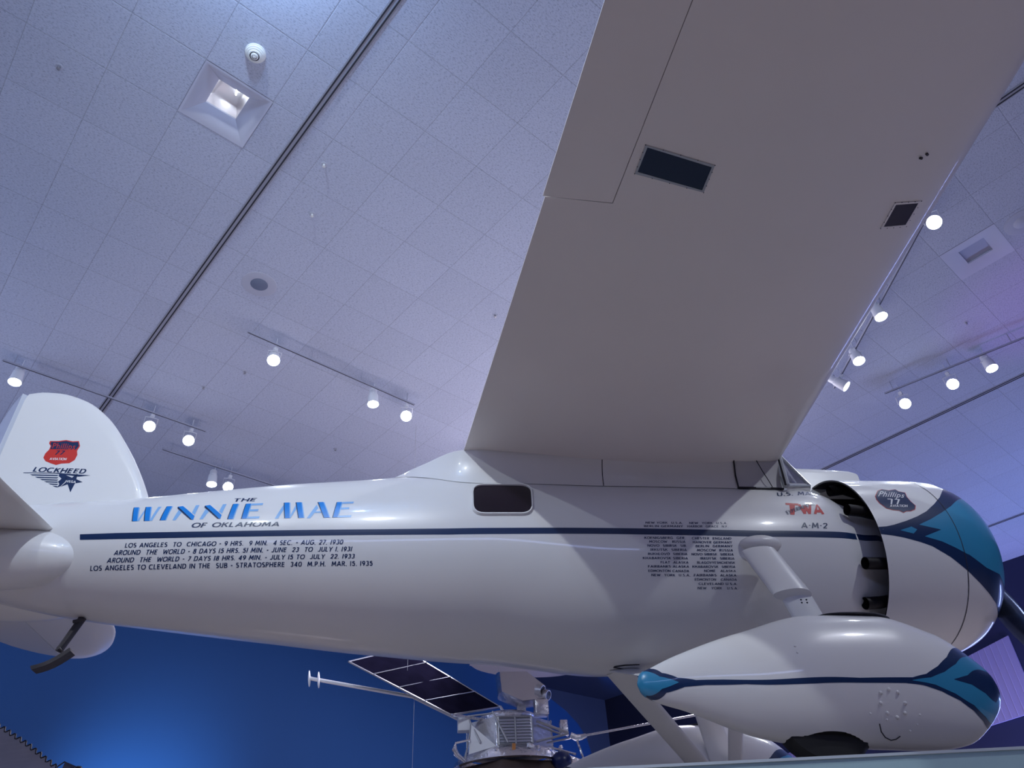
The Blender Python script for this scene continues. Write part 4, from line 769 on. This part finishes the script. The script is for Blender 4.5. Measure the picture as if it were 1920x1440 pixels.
track(9.56, 2.55, 10.02, .10, 'light track right of the wing carrying the brightest spotlights')
track(6.62, .42, 8.86, 2.93, 'light track mostly hidden behind the wing leading edge')

# spotlights
def spot_head(pos, aim, label, zt=6.0, on=True, power=0, es=None):
    """pos: lens centre; the can hangs from the track above"""
    p = Vector((pos[0], pos[1], pos[2]+EYE)); a = (Vector(aim)-p).normalized()
    t = empty('track_spotlight', (p.x, p.y, zt+EYE)); tag(t, label, 'spotlight', 'track spotlights')
    o = Vector((0, 0, p.z-zt-EYE)); pv = o - a*.15
    g = MB(LAMPW, DULLSTEEL)
    g.lathe([(-.25, .001), (-.25, .045), (-.235, .052), (-.17, .052), (-.16, .062), (0, .075), (.004, .073), (0, .070), (-.03, .062), (-.031, .001)], o, a, 0, 28, fm=lambda i, j: 1 if i >= 7 else 0); g.build('housing', t)
    g = MB(LAMPW); sd = a.orthogonal().normalized() if abs(a.z) > .98 else a.cross(Vector((0, 0, 1))).normalized()
    g.box((0, 0, -.028), (.045, .045, .05), 0); g.tube([(0, 0, -.01), (0, 0, H-zt+.002)], .004, 0, 6); top_ = Vector((0, 0, -.055))
    for s_ in (1, -1): g.tube([top_, top_+sd*s_*.078+Vector((0, 0, -.01)), pv+sd*s_*.078, pv+sd*s_*.06], .005, 0, 6)
    g.build('yoke', t)
    g = MB(GLOW if on else DIMGLOW); g.lathe([(-.022, .058), (-.014, .045), (-.008, .025), (-.006, .001)], o, a, 0, 24); g.build('lens', t)
    g = MB(DIMGLOW); g.lathe([(-.004, .0695), (-.022, .058)], o, a, 0, 24); g.build('rim', t)
    return t
VIS = Vector((0, 0, EYE))
SPT = [
 ((2.53, 6.77, 5.80), (1.2, 2.5, 0), 'left spotlight of the middle track, left of the wing'),
 ((3.94, 6.80, 5.80), (3.94, 6.0, 0), 'white can spotlight of the middle track, second from the left, aimed straight down'),
 ((4.43, 6.76, 5.80), (1.0, 1.3, 0.5), 'glaring spotlight at the right end of the middle track'),
 ((.31, 9.00, 5.80), (.35, 7.9, 0), 'spotlight above the rudder at the left edge of the photo'),
 ((1.89, 8.97, 5.80), (.3, 1.5, 1), 'glaring spotlight just right of the tail fin, left of two'),
 ((2.42, 8.99, 5.80), (.6, 1.5, 1), 'glaring spotlight right of the tail fin, right of two'),
 ((3.14, 9.90, 5.80), (3.2, 8.7, 0), 'white can spotlight low over the fuselage ridge'),
 ((3.36, 9.83, 5.80), (1.5, 2.5, 1), 'bright spotlight low over the fuselage ridge, partly hidden by it'),
 ((6.79, .68, 5.80), (.8, -.4, 1.2), 'big glaring spotlight close to the wing leading edge, topmost on the right'),
 ((7.73, 1.74, 5.80), (7.0, 1.0, 0), 'spotlight below the topmost one at the wing leading edge'),
 ((8.30, 2.33, 5.80), (6.5, 1.2, 0), 'spotlight near the wing leading edge, third one down'),
 ((8.67, 2.71, 5.80), (11.5, -2.5, 0), 'slim sideways-turned spotlight, lowest at the wing leading edge'),
 ((9.71, 2.40, 5.80), (3.2, .4, 2.2), 'starry glaring spotlight on the right, left of three in a row'),
 ((9.80, 1.78, 5.80), (3.0, .6, 2.2), 'brightest spotlight on the right, middle of three in a row'),
 ((9.88, 1.30, 5.80), (8.5, .5, 0), 'spotlight on the right near the photo edge, right of three in a row')]
for q, a, lb in SPT: spot_head(q, a, lb)
# the beams of the visible spotlights
for k, (e, cone) in {0: (35, 80), 2: (40, 80), 4: (45, 80), 5: (45, 80), 8: (80, 90), 12: (260, 90), 13: (260, 90), 9: (30, 70), 10: (30, 70), 11: (60, 60), 7: (30, 70)}.items():
    q, a, lb = SPT[k]; p = Vector((q[0], q[1], q[2]+EYE)); a = Vector(a); d = (a-p).normalized()
    lamp('SPOT', 'beam', p+d*.03, a, e*.4, COOL, .06, cone, .6)

# plinth under the wheels
p0 = W(-.6, -1.292, 0); p1 = W(4.6, -1.759, 0); q1 = W(4.6, 2.3, 0); q0 = W(-.6, 2.3, 0)
t = empty('display_plinth', ((p0+q1)/2).to_3d()*1.0 ); t.location.z = 0; tag(t, 'long grey-green plinth with pale top edge carrying the white monoplane', 'plinth')
off_ = t.location.copy(); ZT = .70+EYE
def wp(p, z): return Vector((p.x, p.y, z))
g = MB(PLINTH); g.poly([wp(p, 0) for p in (p0, p1, q1, q0)], 0, (0, 0, ZT-.012)); g.build('body', t, off=off_)
g = MB(DECK, PLINTHE); e = (p0-p1).normalized(); nrm = Vector((e.y, -e.x, 0)); nrm = nrm if nrm.dot(p0-q0) > 0 else -nrm
g.poly([wp(p, ZT-.012) for p in (p0, p1, q1, q0)], 0, (0, 0, .012)); g.build('top_board', t, off=off_)
g = MB(PLINTHE); g.poly([wp(p, ZT-.012) for p in (p0+nrm*.010, p1+nrm*.010, p1+nrm*.001, p0+nrm*.001)], 0, (0, 0, .0125)); g.build('edge_strip', t, off=off_)
for s_ in (1.05, 1.20, 3.2):
    g = MB(SEAM); p = p0.lerp(p1, (s_+.6)/5.2) + nrm*.002; g.box((p.x, p.y, .85), (.004, .004, 1.4), 0); g.build('panel_joint', t, off=off_)

# boards on the right wall
def board(name, q, label, ng):
    c = sum((Vector(p) for p in q), Vector())/4; t = empty(name, c); tag(t, label, 'wall panel', 'lilac lit wall boards')
    g = MB(PURPLE); g.poly([Vector(p)-c for p in q], 0, (.05, 0, 0)); g.build('board', t)
    g = MB(mat('slat_lilac', (.60, .54, .78), .5) if ng == 0 else bpy.data.materials['slat_lilac'])
    for k in range(1, 14):
        a = Vector(q[0]).lerp(Vector(q[1]), k/14)-c; b = Vector(q[3]).lerp(Vector(q[2]), k/14)-c; g.tube([a+Vector((-.003, 0, 0)), b+Vector((-.003, 0, 0))], .004, 0, 6)
    g.build('slats', t)
X1 = XW1-.06
board('wall_panel', [(X1, 6.3, 4.36+EYE), (X1, 4.47, 4.72+EYE), (X1, 4.52, 3.30+EYE), (X1, 6.3, 3.16+EYE)], 'violet-lit slatted board behind the nose of the near wheel cover', 0)
board('wall_panel', [(X1, 10.4, 3.56+EYE), (X1, 8.9, 3.60+EYE), (X1, 8.9, 2.5+EYE), (X1, 10.4, 2.5+EYE)], 'small violet-lit board seen under the near wheel cover', 1)

# spacecraft hanging behind the aircraft
SB0 = Vector((1.2, 3.85, 1.98)); sc = empty('spacecraft', W(*SB0), PSI); tag(sc, 'silver foil-wrapped space probe with dark solar wing hanging behind the fuselage', 'spacecraft')
def octa(g, z0, z1, r0, r1, m, cx=1.2, cy=3.85, n=8, ph=None, sm=False):
    ph = PI/8 if ph is None else ph; rows = [[Vector((cx+r*math.cos(ph+2*PI*k/n), cy+r*math.sin(ph+2*PI*k/n), z)) for k in range(n)] for z, r in ((z0, r0), (z1, r1))]
    g.grid(rows, m, closed=True, caps=True, sm=sm)
BO = SB0
g = MB(FOILG, FOIL); octa(g, 1.84, 2.14, .50, .50, 0); 
for k in range(8):
    a = PI/8+2*PI*k/8; g.tube([(1.2+.5*math.cos(a), 3.85+.5*math.sin(a), 1.83), (1.2+.5*math.cos(a), 3.85+.5*math.sin(a), 2.15)], .012, 1, 8)
bus = g.build('bus', sc, off=BO); tag(bus, 'eight-sided silver body')
g = MB(FOIL); octa(g, 2.14, 2.22, .50, .24, 0); g.ell((1.2, 3.85, 2.2), (.36, .36, .09), 0, 28, 14); g.build('foil_cover', sc, off=BO)
g = MB(FOIL, FOILG); g.lathe([(-.14, .60), (-.13, .64), (-.08, .62), (.0, .52)], (1.2, 3.85, 1.84), (0, 0, 1), 0, 40); g.build('foil_skirt', sc, off=BO)
g = MB(BROWN); octa(g, 1.60, 1.69, .66, .60, 0, n=6, ph=.26); g.build('base_shield', sc, off=BO)
# louvre panel on the face toward the hall
fy = 3.85-.5*math.cos(PI/8)
g = MB(DULLSTEEL); 
for a, b in (((1.03, fy-.012, 2.13), (1.40, fy-.012, 2.13)), ((1.03, fy-.012, 1.85), (1.40, fy-.012, 1.85)), ((1.03, fy-.012, 1.85), (1.03, fy-.012, 2.13)), ((1.40, fy-.012, 1.85), (1.40, fy-.012, 2.13)), ((1.215, fy-.012, 1.85), (1.215, fy-.012, 2.13))): g.tube([a, b], .009, 0, 6)
lp_ = g.build('louver_frame', sc, off=BO)
g = MB(SLAT)
for k in range(9):
    for x in (1.122, 1.308): g.box((x, fy-.01, 1.868+k*.0305), (.165, .020, .004), 0, Matrix.Rotation(math.radians(50), 3, 'X')); 
g.box((1.215, fy-.003, 1.99), (.35, .004, .27), 0); g.build('louvers', lp_, off=BO)
# scanning instrument head
g = MB(FOIL); c8 = [(1.05, 3.62, 2.66), (1.40, 3.62, 2.66), (1.59, 3.42, 2.42), (1.56, 3.40, 2.27), (1.30, 3.45, 2.26), (1.06, 3.55, 2.40)]
rows = []
for k in range(7):
    t_ = k/6; y = -.14+.34*t_; s_ = 1-.10*abs(2*t_-1)**2; cc_ = Vector((1.33, 3.5, 2.45)); rows.append([cc_+(Vector(p)-cc_)*s_+Vector((0, y, 0)) for p in c8])
g.grid(rows, 0, closed=True, caps=True, sm=True); g.box((1.505, 3.34, 2.20), (.15, .16, .16), 0, bev=.012)
hd = g.build('instrument_head', sc, off=BO); tag(hd, 'crinkled foil instrument housing with two dark lens openings')
for c_ in ((1.515, 3.28, 2.375), (1.575, 3.29, 2.325)):
    g = MB(FOILG, BLACK); ax = Vector((.75, -.62, -.35)).normalized(); g.lathe([(-.06, .055), (.02, .055), (.02, .047), (-.02, .045)], c_, ax, 0, 24, fm=lambda i, j: 0); g.lathe([(.016, .046), (.010, .001)], c_, ax, 1, 24); g.build('lens_opening', hd, off=BO)
g = MB(FOIL); g.box((1.32, 3.6, 2.25), (.10, .10, .16), 0); g.build('mast', sc, off=BO)
# solar wing
A, B, C2, D2 = Vector((-.622, 3.3, 2.71)), Vector((.507, 3.3, 2.133)), Vector((1.122, 3.95, 2.374)), Vector((-.041, 3.95, 3.063))
nn = (B-A).cross(D2-A).normalized(); nn = nn if nn.z > 0 else -nn
g = MB(CELLS); g.poly([A, B, C2, D2], 0, nn*.012); sp_ = g.build('solar_wing', sc, off=BO); tag(sp_, 'long dark solar cell wing')
g = MB(STEEL)
for a, b in ((A, B), (B, C2), (C2, D2), (D2, A)): g.tube([a+nn*.008, b+nn*.008], .011, 0, 6, sm=False)
for k in (1, 2, 3): g.tube([A.lerp(B, k/4)+nn*.02, D2.lerp(C2, k/4)+nn*.02], .006, 0, 6)
g.build('wing_frame', sp_, off=BO)
for a, b, r in ((C2+nn*.01, (1.2, 3.8, 2.2), .02), (B+nn*.01, (.95, 3.6, 2.15), .016)): g = MB(FOIL); g.tube([a, b], r, 0, 10); g.build('wing_hinge', sc, off=BO)
# magnetometer boom
g = MB(LAMPW); g.tube([(-1.06, 3.6, 2.635), (.10, 3.75, 2.46), (.75, 3.8, 2.16)], .020, 0, 12); bm_ = g.build('boom', sc, off=BO); tag(bm_, 'slim white boom')
for x, z in ((-1.06, 2.635), (-.955, 2.619)):
    g = MB(LAMPW); g.ell((x, 3.61, z), (.014, .05, .092), 0, 16, 10, Matrix.Rotation(math.radians(-6), 3, 'Y')); g.build('boom_disc', bm_, off=BO)
g = MB(LAMPW); g.box((.66, 3.5, 2.09), (.13, .14, .15), 0, bev=.008); g.build('white_box', sc, off=BO)
# struts and truss
for n_, pts, r, m in [('truss_strut', [(.70, 3.45, 2.16), (.83, 3.36, 1.87)], .011, DULLSTEEL), ('truss_strut', [(.97, 3.38, 2.19), (1.12, 3.32, 1.86)], .011, DULLSTEEL), ('truss_strut', [(.70, 3.45, 2.16), (.97, 3.38, 2.17)], .009, DULLSTEEL),
    ('truss_strut', [(1.46, 3.42, 2.09), (1.78, 3.30, 1.93)], .016, STEEL), ('truss_strut', [(1.46, 3.44, 2.05), (1.70, 3.32, 1.93)], .012, STEEL), ('truss_strut', [(1.44, 3.42, 1.88), (1.78, 3.30, 1.925)], .013, STEEL), ('truss_strut', [(1.70, 3.36, 2.0), (1.69, 3.32, 1.92)], .010, STEEL),
    ('truss_strut', [(.74, 3.44, 2.08), (.66, 3.3, 1.70)], .008, DULLSTEEL), ('truss_strut', [(.73, 3.5, 1.98), (.66, 3.4, 1.74)], .006, DULLSTEEL), ('truss_strut', [(1.58, 3.44, 1.83), (1.84, 3.30, 1.72)], .012, FOIL), ('truss_strut', [(1.55, 3.4, 1.86), (1.86, 3.35, 1.90)], .010, STEEL), ('truss_strut', [(1.86, 3.32, 1.90), (1.93, 3.32, 1.66)], .012, FOIL)]:
    g = MB(m); g.tube(pts, r, 0, 8); g.build(n_, sc, off=BO)
g = MB(LAMPW); g.poly([(.74, 3.40, 2.06), (.70, 3.36, 1.76), (1.0, 3.38, 1.84)], 0, (0, .012, 0)); g.build('white_panel', sc, off=BO)
g = MB(FOIL); g.box((1.745, 3.36, 2.005), (.085, .09, .14), 0, bev=.01); g.tube([(1.745, 3.36, 1.95), (1.78, 3.33, 1.92)], .02, 0, 8); g.build('star_sensor', sc, off=BO)
g = MB(STEEL); g.tube([(1.60, 3.5, 2.06), (1.61, 3.5, 2.20)], .004, 0, 6); g.build('whip_antenna', sc, off=BO)
g = MB(FOIL); g.tube([(1.80, 3.31, 1.915), (1.86, 3.31, 1.885), (1.92, 3.31, 1.89), (1.97, 3.28, 1.90)], [.03, .034, .03, .02], 0, 12); g.tube([(1.96, 3.28, 1.90), (3.35, 2.60, 1.965)], .012, 0, 10); rd = g.build('antenna_boom', sc, off=BO); tag(rd, 'polished boom reaching right behind the landing gear')
g = MB(FOIL); g.lathe([(-.07, .02), (-.05, .14), (0, .22), (.004, .22), (-.04, .13), (-.05, .02)], (1.84, 3.55, 1.74), (.3, -.3, .9), 0, 28); g.build('dish_antenna', sc, off=BO)
g = MB(mat('dark_blue_cap', (.005, .012, .08), .3)); g.ell((1.70, 3.4, 1.68), (.11, .1, .10), 0, 20, 12); g.build('thruster_cap', sc, off=BO)
g = MB(FOIL); g.tube([(.72, 3.35, 1.90), (.56, 3.3, 1.86), (.545, 3.28, 1.79), (.58, 3.28, 1.74), (.66, 3.3, 1.68)], [.010, .012, .03, .022, .016], 0, 10); g.build('sensor_arm', sc, off=BO)
g = MB(GOLD); g.box((1.17, 3.26, 1.79), (.035, .03, .085), 0, Matrix.Rotation(.1, 3, 'Y')); g.build('amber_strip', sc, off=BO)
g = MB(FOIL)
random.seed(3)
for k in range(26):
    a = random.uniform(PI, 2*PI); r = random.uniform(.45, .60); p = Vector((1.2+r*math.cos(a), 3.85+r*math.sin(a), random.uniform(1.72, 1.86))); g.box(p, (random.uniform(.03, .09), .03, random.uniform(.015, .05)), 0, Euler((random.uniform(-.5, .5), random.uniform(-.5, .5), random.uniform(0, 3))).to_matrix(), bev=.004)
g.build('hardware_blocks', sc, off=BO)
# wires
for (a, b, lb) in (((.03, 3.62, 2.50), (.03, 3.62, H), 'thin suspension wire rising from the boom of the space probe'), ((1.08, 3.60, 2.66), (1.08, 3.60, H), 'thin suspension wire rising from the instrument head of the space probe'), ((.115, 3.4, -.0), (.115, 3.4, 2.42), 'thin wire hanging below the solar wing of the space probe')):
    g = MB(DULLSTEEL); A3, B3 = W(*a), W(*b); g.tube([A3-A3, B3-A3], .0016, 0, 5); o = g.build('suspension_wire', None, A3); tag(o, lb, 'wire', 'wires of the hanging space probe')


# corrugated exhibit in the lower left corner
cr0 = W(-3.4, 2.5, .2); t = empty('corrugated_nacelle', cr0 - Vector((0, 0, .2+EYE)), PSI); tag(t, 'corrugated metal aircraft section with jagged dark rim in the lower left corner', 'corrugated metal section')
co = Vector((-3.4, 2.5, -EYE))
ed = [(-4.2, 2.5, 2.20), (-3.60, 2.5, 1.915), (-3.33, 2.5, 1.765), (-3.02, 2.5, 1.565), (-2.72, 2.5, 1.30), (-2.45, 2.5, .95), (-2.3, 2.5, .4), (-2.25, 2.5, -1.6)]
L_ = [0]
for a, b in zip(ed, ed[1:]): L_.append(L_[-1]+(Vector(b)-Vector(a)).length)
def edp(s_):
    i = 0
    while i < len(L_)-2 and s_ > L_[i+1]: i += 1
    return Vector(ed[i]).lerp(Vector(ed[i+1]), (s_-L_[i])/(L_[i+1]-L_[i]))
rows = []; n = 420
for k in range(n+1):
    s_ = L_[-1]*k/n; p = edp(s_); w_ = .016*math.sin(2*PI*s_/.062); p = p+Vector((w_*.45, 0, w_)); back = Vector((-3.9, 2.2, -1.0))-p; back.z = min(back.z, 0)*.0
    rows.append([p, p+Vector((-.30, -.03, -.03)), p+Vector((-.75, -.05, -.12)), p+Vector((-1.3, -.05, -.28))])
g = MB(CORR, TAN); g.grid(rows, 0, fm=lambda i, j: 0); g.build('corrugated_skin', t, off=co)
g = MB(BLACK); pts = []
for k in range(0, n+1): 
    s_ = L_[-1]*k/n; p = edp(s_); w_ = .016*math.sin(2*PI*s_/.062); pts.append(p+Vector((w_*.45+.004, .0, w_+.002)))
g.tube(pts, .007, 0, 5, sm=False); g.build('dark_rim', t, off=co)
g = MB(TAN); rows = []
for k in range(41):
    s_ = L_[-1]*k/40; p = edp(s_); rows.append([p+Vector((-.04, .02, -.04)), Vector((-4.6, 2.6, min(p.z-.05, 1.6)))])
g.grid(rows, 0); g.build('inner_skin', t, off=co)
t = empty('scale_model', W(-3.22, 3.4, -EYE)); t.rotation_euler.z = PSI; tag(t, 'small pointed silver-grey model tip beside the corrugated metal section', 'model'); mo = Vector((-3.22, 3.4, -EYE))
g = MB(CHROME); g.poly([(-3.308, 3.4, 1.805), (-3.13, 3.4, 1.735), (-3.20, 3.4, 1.63), (-3.33, 3.4, 1.67)], 0, (0, .06, 0)); g.tube([(-3.22, 3.43, 1.68), (-3.22, 3.43, -1.6)], .015, 0, 10); g.build('body', t, off=mo)
g = MB(BLACK); g.tube([(-3.31, 3.4, 1.805), (-3.355, 3.4, 1.77), (-3.39, 3.4, 1.73)], .006, 0, 6); g.ell((-3.165, 3.39, 1.74), (.038, .03, .02), 0, 14, 8); g.build('dark_trim', t, off=mo)
